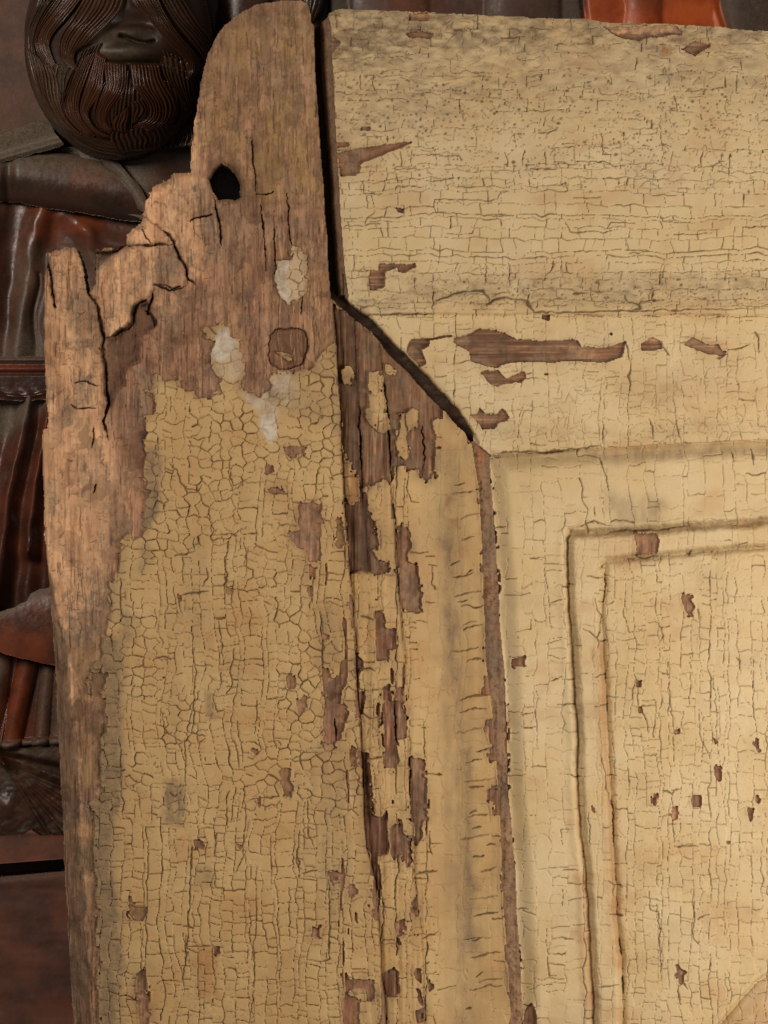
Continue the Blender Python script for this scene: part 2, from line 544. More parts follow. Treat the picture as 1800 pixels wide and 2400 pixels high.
hp = np.zeros_like(d_o)
hp -= 17 * np.exp(-(d_o / 7.0) ** 2)
hp -= np.where(d_iv < d_ih, 11, 13) * np.exp(-(d_i / 7.0) ** 2)
hp += np.where(in_o & ~in_i, 9 * sstep(0, 20, d_o) * sstep(0, 17, d_i), 0)
hp += np.where(in_i, -2 + 3 * sstep(0, 120, d_i), 0)
hp += np.where(~in_o, 3 * np.exp(-((d_o - 16) / 10) ** 2), 0)
H[gv, gt] += np.where(is_pa[gv, gt], hp, 0)
arc = [(1600, 2520), (1640, 2465), (1699, 2400), (1738, 2353), (1777, 2310), (1810, 2288), (1900, 2230), (2100, 2150)]
s = win(arc, 60)
d_arc, _ = seg_dist(X[s], Y[s], arc)
beyond = in_poly(X[s], Y[s], arc + [(2300, 2150), (2300, 2900), (1500, 2900)])
H[s] += np.where(is_pa[s], -12 * np.exp(-(d_arc / 6) ** 2) + np.where(beyond, 13 * sstep(2, 40, d_arc), 4 * np.exp(-((d_arc - 14) / 9) ** 2)), 0)
H += np.where(is_sp, -54 + 4 * rough + 2 * streak, 0)
H += np.where(is_jo, -78 + 3 * rough, 0)

# ---- crack network
CR = np.zeros((NY, NX), f32)       # 0..1 crack
TILT = np.zeros((NY, NX), f32)     # unevenness of the paint plates
CELL = np.full((NY, NX), -1, np.int64)
TONE = np.zeros((NY, NX), f32)
SEEDX = X.copy(); SEEDY = Y.copy()
def group_of(x, y, gx, gy, seed, rows):
    """which larger plate a small cell belongs to: the borders between plates are the long, wide cracks"""
    if rows:
        return group_of(y, x, gy, gx, seed, False)
    off = rng(seed + 900).random(512).astype(f32)
    gi = np.floor((x + .22 * gx * vnoise(x, y, gx * .7, gx * .9, seed + 901)) / gx + 80).astype(np.int32)
    gj = np.floor((y + .2 * gy * vnoise(x, y, gx, gy * .6, seed + 902)) / gy + off[gi & 511] * 7 + 80).astype(np.int32)
    return gi * 4096 + gj
def crackle(mask, sx, sy, jx, jy, seed, keep, width, amt=1.0, rows=False, tilt=0.0, cells=False, warp=3.5, dens=None, round_edge=0.0, wsc=20, grp=None, gkeep=.95, gw=1.9):
    jj = np.where(mask.any(1))[0]; ii = np.where(mask.any(0))[0]
    s = (slice(jj[0], jj[-1] + 1), slice(ii[0], ii[-1] + 1))
    x, y = X[s], Y[s]
    xw = x + warp * vnoise(x, y, wsc, wsc, seed + 5) + min(warp * .35, 1.3) * vnoise(x, y, 7, 7, seed + 6)
    yw = y + warp * vnoise(x, y, wsc, wsc, seed + 7) + min(warp * .35, 1.3) * vnoise(x, y, 7, 7, seed + 8)
    d, a, b, cx, cy, ex, ey = voronoi(xw, yw, sx, sy, jx, jy, seed, rows)
    e = ehash(a, b, seed)
    k = keep if dens is None else keep * dens[s]
    w = width * (.6 + .8 * ehash(a, b, seed + 1)) * (.8 + .45 * vnoise(x, y, 22, 22, seed + 9))
    strength = .62 + .38 * ehash(a, b, seed + 2) + .25 * vnoise(x, y, 30, 30, seed + 10)
    on = e < k
    if grp:
        big = group_of(cx, cy, grp[0], grp[1], seed, rows) != group_of(ex, ey, grp[0], grp[1], seed, rows)
        on |= big & (e < (gkeep if dens is None else gkeep * np.sqrt(np.clip(dens[s], 0, 1))))
        w = np.where(big, w * gw, w)
        strength = np.where(big, 1, strength)
    c = np.where(on, np.clip(1.3 - d / np.maximum(w, .35), 0, 1) * np.clip(strength, 0, 1), 0) * amt
    m = mask[s]
    CR[s] = np.where(m, np.maximum(CR[s], c), CR[s])
    if tilt:
        t = (ihash(a, 3) - .5) * (xw - cx) / sx + (ihash(a, 4) - .5) * (yw - cy) / sy
        TILT[s] += np.where(m, tilt * 2 * t + tilt * .5 * (ihash(a, 5) - .5), 0)
        TONE[s] += np.where(m, (ihash(a, 6) - .5), 0)
    if round_edge:
        TILT[s] -= np.where(m & on, round_edge * np.exp(-d / 3.2), 0)
    if cells:
        CELL[s] = np.where(m, a, CELL[s])
        SEEDX[s] = np.where(m, cx - (xw - x), SEEDX[s])
        SEEDY[s] = np.where(m, cy - (yw - y), SEEDY[s])

def crackle_b(mask, sx, sy, seed, keep, width, amt=1.0, rows=False, tilt=0.0, cells=False, warp=4.0, wsc=22, dens=1.0, round_edge=0.0, faint=.6, bigx=.3, bigy=.12, gw=1.7):
    """block-like crackle: wandering long cracks along the grain, short rungs between them"""
    jj = np.where(mask.any(1))[0]; ii = np.where(mask.any(0))[0]
    s = (slice(jj[0], jj[-1] + 1), slice(ii[0], ii[-1] + 1))
    x, y = X[s], Y[s]
    dn = dens[s] if hasattr(dens, 'shape') else dens
    m = mask[s]
    px = x + warp * vnoise(x, y, wsc, wsc * 1.2, seed + 5) + 1.4 * vnoise(x, y, 7, 8, seed + 6) + 2.2 * warp * vnoise(x, y, 110, 150, seed + 11)
    py = y + warp * vnoise(x, y, wsc, wsc, seed + 7) + 1.4 * vnoise(x, y, 8, 7, seed + 8) + 1.6 * warp * vnoise(x, y, 150, 110, seed + 12)
    if rows:
        px, py = py, px
        sx, sy = sy, sx
    r = rng(seed)
    jit = (r.random(1024) - .5).astype(f32) * .9
    isbig = r.random(1024) < bigx
    scl = (.65 + .9 * r.random(1024)).astype(f32)
    off = (r.random(1024) * 9).astype(f32)
    u = px / sx + 128
    i = np.floor(u).astype(np.int32)
    i = np.where(u < i + jit[i & 1023], i - 1, np.where(u >= i + 1 + jit[(i + 1) & 1023], i + 1, i))
    sy_ = sy * scl[i & 1023]
    v = py / sy_ + off[i & 1023] + 64
    j = np.floor(v).astype(np.int32)
    tj = lambda jx: (ihash(i * 8192 + jx, seed) - .5) * .8
    t0, t1 = tj(j), tj(j + 1)
    j = np.where(v < j + t0, j - 1, np.where(v >= j + 1 + t1, j + 1, j))
    t0, t1 = tj(j), tj(j + 1)
    wv = .75 + .5 * vnoise(x, y, 24, 24, seed + 9)
    c = np.zeros(x.shape, f32); dmin = np.full(x.shape, 99, f32)
    for d, hsh, big in ((np.abs(u - i - jit[i & 1023]) * sx, ihash(i * 8192 + np.floor(py / (sy * 1.6) + off[i & 1023]).astype(np.int32), seed + 1), isbig[i & 1023]),
                        (np.abs(i + 1 + jit[(i + 1) & 1023] - u) * sx, ihash((i + 1) * 8192 + np.floor(py / (sy * 1.6) + off[(i + 1) & 1023]).astype(np.int32), seed + 1), isbig[(i + 1) & 1023]),
                        ((v - j - t0) * sy_, ihash(i * 8192 + j, seed + 2), None), ((j + 1 + t1 - v) * sy_, ihash(i * 8192 + j + 1, seed + 2), None)):
        h2 = ihash((hsh * 65535).astype(np.int32), seed + 3)
        bg = (big & (h2 < .9)) if big is not None else (h2 > 1 - bigy)
        on = (hsh < keep * dn) | (bg & (hsh < .93))
        w = width * (.7 + .6 * hsh) * wv * np.where(bg, gw, 1)
        st = np.where(bg, 1, faint * (.7 + .6 * h2))
        c = np.maximum(c, np.where(on, np.clip(1.3 - d / np.maximum(w, .4), 0, 1) * np.clip(st, 0, 1), 0))
        dmin = np.where(on & (d < dmin), d, dmin)
    CR[s] = np.where(m, np.maximum(CR[s], c * amt), CR[s])
    a = ((i & 1023) * 8192 + (j & 8191)).astype(np.int64)
    cu = (u - i - .5); cv = (v - j - .5)
    if tilt:
        TILT[s] += np.where(m, tilt * 2 * ((ihash(a, 3) - .5) * cu + (ihash(a, 4) - .5) * cv) + tilt * .5 * (ihash(a, 5) - .5), 0)
        TONE[s] += np.where(m, ihash(a, 6) - .5, 0)
    if round_edge:
        TILT[s] -= np.where(m, round_edge * np.exp(-dmin / 3.2), 0)
    if cells:
        CELL[s] = np.where(m, a, CELL[s])
        sxx, syy = (cu * sx, cv * sy_) if not rows else (cv * sy_, cu * sx)
        SEEDX[s] = np.where(m, x - sxx, SEEDX[s])
        SEEDY[s] = np.where(m, y - syy, SEEDY[s])

zone = fbm(X, Y, 120, 160, 40, 2)
st_up = is_st & (Y < 1900 + 60 * zone)
st_dn = is_st & ~st_up
coarse = st_up & (fbm(X, Y, 90, 110, 61, 2) + .35 * sstep(1300, 1000, Y) > .02)
crackle(coarse, 26, 23, .62, .55, 101, .84, 1.0, amt=.9, tilt=1.5, cells=True, warp=4, round_edge=.9, grp=(64, 90), gw=1.35)
crackle_b(st_up & ~coarse, 23, 22, 105, .84, 1.0, amt=.9, gw=1.4, tilt=1.3, cells=True, warp=6, wsc=26, round_edge=.8, faint=.74, bigx=.10, bigy=.12)
crackle_b(st_dn, 22, 23, 102, .85, 1.0, amt=.88, gw=1.35, tilt=1.3, cells=True, warp=5.5, wsc=26, round_edge=.8, faint=.76, bigx=.10, bigy=.10)
crackle(is_st, 13, 12, .8, .8, 104, .20, .9, amt=.4, dens=sstep(-.5, .6, zone) + .2)
crackle_b(is_mo & (X < L2 + 34), 25, 30, 111, .74, 1.0, tilt=1.0, warp=4, round_edge=.6, faint=.66, bigx=.3)
crackle_b(is_mo & (X >= L2 + 34), 38, 46, 113, .8, .95, tilt=.8, warp=5, faint=.24, bigx=.05, bigy=.12, gw=1.5)
crackle(is_mo, 17, 19, .9, .9, 112, .30, .9, amt=.5, dens=1.2 - sstep(L2 - 10, L2 + 50, X))
crackle_b(is_ra & (Y < 745), 38, 20, 121, .90, 1.0, rows=True, tilt=1.0, warp=4.5, dens=.45 + .55 * sstep(280, 420, Y), faint=.78, bigx=.08, bigy=.16, gw=1.4, amt=.88)
crackle(is_ra & (Y < 440), 20, 13, .9, .9, 123, .26, 1.0, amt=.6, rows=True)
crackle(is_ra & (Y > 625) & (Y < 720), 17, 9, .9, .8, 124, .34, 1.0, amt=.55, rows=True)
crackle_b(is_ra & (Y >= 735), 26, 22, 125, .88, .95, tilt=.8, warp=5, faint=.58, bigx=.1, bigy=.10, gw=1.4, amt=.85, dens=.9 + .3 * zone)
crackle(is_ra & (Y > 840) & (X > 1330 - 200 * sstep(900, 1000, Y)), 18, 26, .8, .8, 126, .34, 1.0, amt=.6)
in_field = np.zeros((NY, NX), bool); in_field[gv, gt] = in_i; in_field &= is_pa
in_bead = np.zeros((NY, NX), bool); in_bead[gv, gt] = in_o & ~in_i; in_bead &= is_pa
band = is_pa & ~in_field & ~in_bead
smooth_zone = sstep(1500, 1350, Y) * sstep(1480, 1650, X)
crackle_b(band, 36, 34, 131, .86, .95, tilt=.9, warp=6, faint=.55, bigx=.18, bigy=.2, gw=1.5, amt=.85, dens=(.55 + .45 * sstep(1180, 1225, X)) * (.95 + .3 * zone))
crackle_b(in_bead, 24, 34, 133, .8, .95, tilt=.7, warp=4, faint=.4, bigx=.1, bigy=.12, gw=1.4, amt=.9)
crackle_b(in_field, 21, 27, 134, .88, .95, tilt=1.0, warp=4.5, faint=.76, bigx=.12, bigy=.10, gw=1.4, amt=.88, dens=1 - .45 * smooth_zone)
crackle(in_field, 14, 17, .9, .9, 136, .14, .85, amt=.4)

# hand-placed cracks: (window, points, half width)
for t, pts, w in (
    ('D', [(545, 285), (700, 288), (860, 280), (1050, 285)], 2.2), ('D', [(1060, 80), (1050, 190), (1040, 230), (1050, 280)], 2),
    ('D', [(1050, 190), (1150, 150), (1240, 115), (1330, 110), (1430, 100), (1480, 150), (1490, 175)], 3.2),
    ('D', [(1460, 210), (1500, 185), (1560, 165), (1659, 160)], 4), ('E', [(95, 150), (130, 125), (200, 115), (320, 130), (325, 160), (355, 197), (560, 193), (740, 190), (900, 185), (1080, 182), (1340, 179), (1659, 176)], 2.8),
    ('E', [(310, 128), (322, 150), (335, 178)], 5), ('E', [(860, 90), (875, 130), (935, 145), (950, 130), (1080, 130)], 2.4), ('E', [(935, 145), (945, 165), (880, 185)], 5),
    ('E', [(1020, 70), (1012, 130)], 2.2), ('E', [(565, 92), (600, 93), (645, 88)], 4.2), ('E', [(330, 90), (318, 130)], 2.4), ('E', [(1435, 405), (1500, 395), (1560, 372)], 2.6),
    ('E', [(875, 355), (885, 400), (888, 470)], 2), ('E', [(1065, 350), (1085, 400), (1110, 440)], 2.2), ('E', [(1590, 300), (1610, 330), (1605, 430)], 2.4),
    ('E', [(120, 985), (250, 970), (420, 968), (560, 955), (740, 935)], 3.4), ('E', [(740, 800), (742, 920)], 1.8), ('E', [(1000, 780), (1020, 830), (1028, 900)], 2), ('E', [(1150, 780), (1172, 890)], 1.8),
    ('E', [(730, 980), (740, 1060), (760, 1120), (775, 1185)], 1.8), ('E', [(1465, 960), (1480, 1030)], 2), ('E', [(1575, 950), (1590, 1040)], 2.2), ('E', [(0, 80), (70, 75), (110, 110), (115, 130)], 2.6),
    ('B', [(280, 770), (430, 765), (480, 752), (545, 760)], 1.9), ('B', [(480, 650), (620, 655), (780, 650), (870, 655), (880, 600), (1280, 603), (1320, 560), (1400, 548)], 1.9),
    ('B', [(870, 655), (880, 685), (980, 685)], 1.8), ('B', [(630, 560), (632, 515), (770, 510)], 2), ('B', [(630, 430), (640, 500)], 1.6), ('B', [(820, 475), (920, 475), (995, 462), (995, 430)], 1.9),
    ('B', [(545, 400), (800, 405)], 1.7), ('B', [(690, 325), (830, 312), (1050, 322), (1060, 345)], 1.7), ('B', [(1240, 705), (1400, 710)], 2.1), ('B', [(1310, 715), (1315, 795)], 2),
    ('B', [(1490, 400), (1659, 402)], 2), ('B', [(360, 960), (355, 1060), (450, 1068)], 1.9), ('B', [(920, 870), (910, 1030)], 1.5), ('B', [(1215, 975), (1212, 1160)], 1.8), ('B', [(1358, 1000), (1372, 1160)], 2),
    ('B', [(925, 825), (1125, 828), (1135, 790)], 1.5), ('B', [(480, 640), (490, 680), (440, 720), (430, 760)], 1.6), ('B', [(400, 490), (490, 470)], 1.8), ('B', [(415, 490), (418, 560), (545, 565)], 1.8),
    ('C', [(130, 400), (300, 400)], 2.2), ('C', [(410, 355), (600, 350), (660, 378), (760, 392)], 2.2), ('C', [(270, 352), (360, 355)], 2.4), ('C', [(215, 270), (212, 390)], 1.8), ('C', [(400, 590), (480, 595), (580, 580)], 2),
    ('C', [(345, 735), (380, 812), (530, 812), (690, 800)], 2.1), ('C', [(615, 790), (630, 755), (800, 755)], 1.8), ('C', [(160, 172), (240, 168), (300, 130)], 2.2), ('C', [(880, 575), (1110, 575)], 1.8),
    ('C', [(320, 970), (320, 1075), (440, 1078)], 1.8), ('C', [(960, 700), (970, 745), (1160, 748)], 1.8), ('C', [(990, 828), (1300, 825)], 1.7), ('C', [(580, 170), (588, 300), (650, 305)], 1.9), ('C', [(965, 60), (968, 280)], 1.5),
    ('C', [(1450, 775), (1650, 775)], 1.6), ('C', [(740, 850), (755, 945), (960, 940)], 1.6), ('C', [(1300, 420), (1305, 380), (1380, 345)], 1.8), ('C', [(240, 1090), (270, 1040), (270, 1000)], 2), ('C', [(415, 1212), (470, 1210)], 4),
    ('C', [(905, 1190), (905, 1240)], 2.4), ('C', [(965, 1060), (965, 1160)], 2),
    ('H', [(20, 222), (100, 220)], 2), ('H', [(500, 215), (560, 205), (620, 180), (660, 195), (740, 212)], 2.8), ('H', [(690, 268), (760, 245), (860, 240), (990, 238), (1200, 215)], 3.2),
    ('H', [(625, 180), (625, 80)], 1.6), ('H', [(850, 385), (880, 405), (940, 405), (1020, 390)], 3), ('H', [(1180, 375), (1200, 385), (1210, 358)], 3.6), ('H', [(570, 510), (630, 525), (680, 520)], 2.6),
    ('H', [(655, 905), (700, 900)], 3.8), ('H', [(360, 670), (450, 650)], 2.2), ('H', [(240, 410), (330, 398)], 2), ('H', [(615, 1125), (660, 1110), (700, 1108)], 2.4), ('H', [(655, 1292), (715, 1280)], 2.8),
    ('H', [(390, 1280), (525, 1285)], 2), ('H', [(630, 640), (640, 700), (670, 750), (665, 840), (640, 885), (655, 915), (640, 960)], 2.6), ('H', [(640, 660), (690, 662), (685, 480)], 1.8), ('H', [(80, 1470), (175, 1450)], 2.2),
    ('H', [(330, 330), (335, 500), (355, 680), (360, 860)], 1.2), ('H', [(240, 740), (240, 830), (150, 855)], 1.6), ('H', [(555, 830), (600, 850), (640, 890)], 2), ('H', [(1000, 790), (1030, 830), (1040, 880), (1020, 910)], 1.8),
    ('H', [(810, 620), (810, 760), (830, 850), (940, 835)], 1.4), ('H', [(860, 1060), (885, 1180), (890, 1300), (940, 1390), (945, 1540)], 1.7), ('H', [(1060, 1010), (1075, 1160), (1090, 1330), (1105, 1480), (1110, 1659)], 1.5),
    ('H', [(1200, 990), (1200, 1150), (1200, 1300)], 1.4), ('H', [(1340, 1080), (1350, 1260), (1360, 1400), (1380, 1659)], 1.5), ('H', [(1580, 1000), (1580, 1300), (1600, 1470)], 1.6), ('H', [(1245, 700), (1250, 775)], 2.6), ('H', [(1255, 1310), (1260, 1480), (1310, 1590)], 1.6),
    ('H', [(1470, 1000), (1500, 1030), (1500, 1110)], 2.2), ('H', [(340, 920), (420, 895)], 2), ('H', [(345, 1148), (440, 1120)], 2), ('H', [(280, 1200), (275, 1400), (285, 1560)], 1.3), ('H', [(180, 1345), (275, 1330)], 1.7), ('H', [(175, 1425), (270, 1410)], 1.7),
    ('H', [(75, 545), (170, 520)], 1.9), ('H', [(85, 635), (250, 618)], 1.5),
    ('K', [(70, 185), (150, 185), (210, 175)], 2), ('K', [(440, 175), (500, 185), (575, 195)], 2.4), ('K', [(700, 182), (755, 182)], 3), ('K', [(718, 1007), (760, 1012), (802, 1014)], 4.6), ('K', [(798, 1380), (802, 1500)], 4.2),
    ('K', [(740, 840), (790, 838)], 2), ('K', [(700, 800), (740, 840), (735, 900)], 2.2), ('K', [(0, 1045), (75, 1040)], 2), ('K', [(430, 750), (530, 745)], 2), ('K', [(735, 330), (742, 450), (745, 570)], 3), ('K', [(650, 1445), (785, 1440)], 2.2),
    ('K', [(660, 60), (690, 150), (700, 260), (735, 370)], 2.4), ('K', [(1105, 610), (1250, 610)], 2.2), ('K', [(955, 850), (965, 990), (1010, 1000), (1015, 1160), (1035, 1400)], 2.1), ('K', [(1220, 800), (1225, 1050), (1215, 1160), (1250, 1190)], 1.8),
    ('K', [(1000, 275), (1060, 270), (1090, 290), (1130, 260)], 2), ('K', [(1095, 290), (1100, 480), (1110, 620)], 1.8), ('K', [(1130, 1440), (1165, 1430), (1190, 1465)], 2.6), ('K', [(1125, 1450), (1140, 1560)], 2.2), ('K', [(1225, 1050), (1320, 1005)], 2),
    ('K', [(590, 400), (595, 620)], 2), ('K', [(430, 620), (425, 500), (490, 500)], 1.3), ('K', [(245, 1475), (280, 1445), (370, 1440)], 1.8), ('K', [(430, 1160), (510, 1162)], 1.8), ('K', [(440, 860), (440, 970)], 1.6), ('K', [(335, 1080), (345, 1390), (420, 1380)], 1.3),
    ('K', [(780, 1160), (785, 1270)], 3.2), ('K', [(160, 990), (230, 980)], 1.8), ('K', [(20, 1295), (100, 1300)], 2),
    ('J', [(1255, 322), (1340, 290), (1430, 270), (1500, 266)], 3.0), ('J', [(1312, 998), (1400, 985), (1447, 980)], 3.0), ('J', [(1320, 1200), (1390, 1185)], 2.6), ('J', [(1342, 1328), (1420, 1305)], 3), ('J', [(1345, 1550), (1445, 1535)], 2.6),
    ('J', [(550, 750), (600, 745), (658, 738)], 3.2), ('J', [(608, 1512), (680, 1495)], 3.4), ('J', [(465, 420), (500, 400), (550, 450), (635, 425)], 2.2), ('J', [(460, 110), (500, 60), (550, 45), (605, 75)], 2.8), ('J', [(1285, 805), (1445, 760)], 1.8),
    ('J', [(930, 1652), (1040, 1642)], 2.6), ('J', [(970, 450), (975, 680), (985, 760)], 2), ('J', [(1020, 1330), (1020, 1450), (1035, 1550)], 2),
    ('G', [(430, 1200), (535, 1206)], 3), ('G', [(358, 887), (440, 880), (512, 874)], 3.2), ('G', [(728, 1170), (800, 1164), (885, 1165)], 3), ('G', [(1122, 1090), (1200, 1080)], 2.6), ('G', [(1155, 1292), (1220, 1275), (1315, 1248)], 2.4),
    ('G', [(1060, 832), (1150, 790)], 1.8), ('G', [(890, 770), (975, 765)], 1.6), ('G', [(945, 830), (950, 960), (980, 1000)], 1.8), ('G', [(1185, 890), (1240, 865)], 2), ('G', [(1095, 262), (1180, 240)], 1.8),
    ('G', [(655, 260), (660, 420)], 2.6), ('G', [(775, 290), (800, 375), (870, 380)], 1.6), ('G', [(150, 1150), (165, 1400), (170, 1640)], 2.4), ('G', [(885, 1085), (970, 1100)], 1.6),
    ('M', [(828, 312), (900, 290), (980, 295)], 3), ('M', [(860, 770), (920, 742), (990, 720)], 2.4), ('M', [(870, 967), (930, 930)], 2.2), ('M', [(580, 775), (680, 775)], 2.4), ('M', [(610, 1172), (700, 1164)], 3.6), ('M', [(1222, 197), (1312, 186)], 2.8),
    ('M', [(1320, 115), (1400, 100)], 2.4), ('M', [(1380, 632), (1450, 625)], 2.6), ('M', [(1220, 787), (1290, 775)], 2.2), ('M', [(1240, 612), (1350, 595)], 1.8), ('M', [(1385, 930), (1470, 930)], 2), ('M', [(1180, 1277), (1220, 1257)], 2.6),
    ('M', [(1250, 1045), (1310, 1005)], 2), ('M', [(590, 360), (600, 520), (600, 640), (570, 780)], 2), ('M', [(570, 530), (700, 555)], 1.8), ('M', [(205, 270), (215, 600), (215, 900), (150, 930)], 2.2), ('M', [(20, 290), (140, 262)], 2.2),
    ('F', [(612, 1372), (660, 1355), (740, 1350), (800, 1340)], 4.2), ('F', [(600, 1350), (610, 1420), (625, 1500)], 3), ('F', [(565, 1108), (640, 1110), (710, 1085)], 2.8), ('F', [(540, 505), (560, 540), (600, 560), (612, 640), (650, 672), (740, 690), (762, 640)], 2.8),
    ('F', [(740, 690), (760, 770), (800, 800), (805, 900), (820, 1010)], 2.4), ('F', [(820, 980), (960, 970), (1050, 925)], 2.4), ('F', [(935, 1080), (910, 1130), (905, 1250), (920, 1390)], 2.6), ('F', [(1030, 990), (1040, 1100), (1050, 1200)], 2.2),
    ('F', [(940, 480), (935, 570), (955, 650), (1080, 600)], 2.2), ('F', [(555, 80), (560, 190)], 2), ('F', [(780, 1190), (790, 1250), (750, 1320)], 2.8), ('F', [(700, 990), (700, 1080)], 2.2), ('F', [(225, 1250), (230, 1400), (232, 1540)], 3),
    ('F', [(640, 340), (730, 355), (800, 345)], 2.2), ('F', [(810, 240), (805, 380)], 1.9), ('F', [(1060, 1440), (1070, 1500), (1065, 1650)], 2.4), ('F', [(1460, 1380), (1455, 1470)], 2.6), ('F', [(460, 480), (455, 400), (510, 360)], 2),
    ('I', [(685, 0), (700, 200), (712, 400), (700, 600), (700, 740), (650, 800), (648, 900), (650, 1000), (640, 1350)], 2.8), ('I', [(868, 0), (885, 150), (897, 300)], 2.2), ('I', [(700, 740), (740, 760), (785, 760)], 2.4), ('I', [(500, 610), (510, 740), (550, 745), (640, 800)], 2.5),
    ('I', [(1100, 500), (1110, 600), (1100, 740)], 2.2), ('I', [(930, 1100), (910, 1170), (915, 1370)], 2.6), ('I', [(1030, 1120), (1030, 1350), (1020, 1540), (965, 1659)], 2.6), ('I', [(1040, 1187), (1110, 1165), (1260, 1155)], 2.8),
    ('I', [(1440, 1100), (1440, 1400), (1490, 1500)], 2.4), ('I', [(1385, 1350), (1370, 1560), (1390, 1659)], 2.6), ('I', [(1528, 0), (1540, 200), (1530, 330)], 2.6), ('I', [(690, 1480), (680, 1659)], 4.2), ('I', [(425, 275), (500, 240), (560, 265)], 2.8),
    ('I', [(830, 480), (850, 600), (905, 590)], 2.2), ('I', [(780, 890), (785, 920)], 4), ('I', [(1180, 790), (1250, 785), (1262, 820)], 2.4), ('I', [(1340, 920), (1400, 865), (1520, 865)], 2.4), ('I', [(700, 300), (840, 310)], 2), ('I', [(1170, 520), (1300, 500)], 2),
    ('L', [(828, 110), (820, 260), (822, 360), (810, 520), (800, 680), (790, 800), (772, 950), (770, 1060)], 3.2), ('L', [(785, 660), (790, 800)], 4.5), ('L', [(800, 735), (960, 740)], 3), ('L', [(1250, 180), (1245, 450), (1250, 600), (1230, 720), (1230, 1010), (1215, 1244)], 2.4),
    ('L', [(990, 0), (980, 150), (1110, 190)], 2.4), ('L', [(980, 220), (975, 360), (1030, 370), (1030, 460)], 2.4), ('L', [(1520, 0), (1512, 160), (1525, 200), (1518, 300)], 3.2), ('L', [(1460, 340), (1462, 700)], 2.2), ('L', [(720, 390), (800, 380)], 2.4), ('L', [(360, 1065), (420, 1070), (480, 1108)], 3),
    ('L', [(310, 20), (405, 12)], 2), ('L', [(410, 520), (450, 570), (510, 580)], 3), ('L', [(600, 980), (650, 970), (760, 970)], 2.2), ('L', [(500, 580), (505, 700), (515, 780)], 1.8), ('L', [(360, 925), (400, 910), (440, 935)], 2.4), ('L', [(1140, 550), (1245, 545)], 2.2)):
    line(CR, T(t, pts), w * (.56 if t in 'FIL' else .64 if t in 'BCKH' else .8), .9, .5)
r = rng(17)
for n in range(20):
    py = 1130 + n * 64 + r.uniform(-32, 32)
    ex = float(np.interp(py, ys, SL[:, 0])) - r.uniform(2, 26)
    L_ = r.uniform(34, 80)
    line(CR, [(ex - L_, py + r.uniform(4, 12)), (ex - L_ * .5, py + r.uniform(0, 6)), (ex, py - r.uniform(0, 6))], r.uniform(1.3, 2.4), r.uniform(.6, 1), .5)
# old mottling: pin-holes and specks near the top of the rail
r = rng(7)
SPK = np.zeros((NY, NX), f32)
for n in range(900):
    px = r.uniform(790, 1810)
    py = 130 + r.beta(2, 2.6) * 330 + (px - 790) * .02
    if n > 760:
        py = r.uniform(650, 715); px = r.uniform(960, 1810)
    rad = .9 + 2.9 * r.beta(1.4, 2.6)
    s = win([(px, py)], 14)
    ex = r.uniform(.7, 1.5)
    d = np.hypot((X[s] - px) / ex, Y[s] - py) + fine[s] * .9
    SPK[s] = np.maximum(SPK[s], np.clip(1.5 - d / rad, 0, 1) * r.uniform(.55, 1.0))
for n in range(260):
    px = r.uniform(470, 740); py = 60 + r.beta(2, 2) * 400
    rad = r.uniform(.9, 2.8)
    s = win([(px, py)], 12)
    d = np.hypot(X[s] - px, (Y[s] - py) / r.uniform(.8, 1.8)) + fine[s] * .8
    SPK[s] = np.maximum(SPK[s], np.clip(1.4 - d / rad, 0, 1) * r.uniform(.3, .8))
for n in range(330):
    px = r.uniform(270, 1800); py = r.uniform(900, 2400)
    rad = r.uniform(.9, 2.4)
    s = win([(px, py)], 10)
    d = np.hypot(X[s] - px, Y[s] - py) + fine[s] * .8
    SPK[s] = np.maximum(SPK[s], np.clip(1.4 - d / rad, 0, 1) * r.uniform(.2, .6))

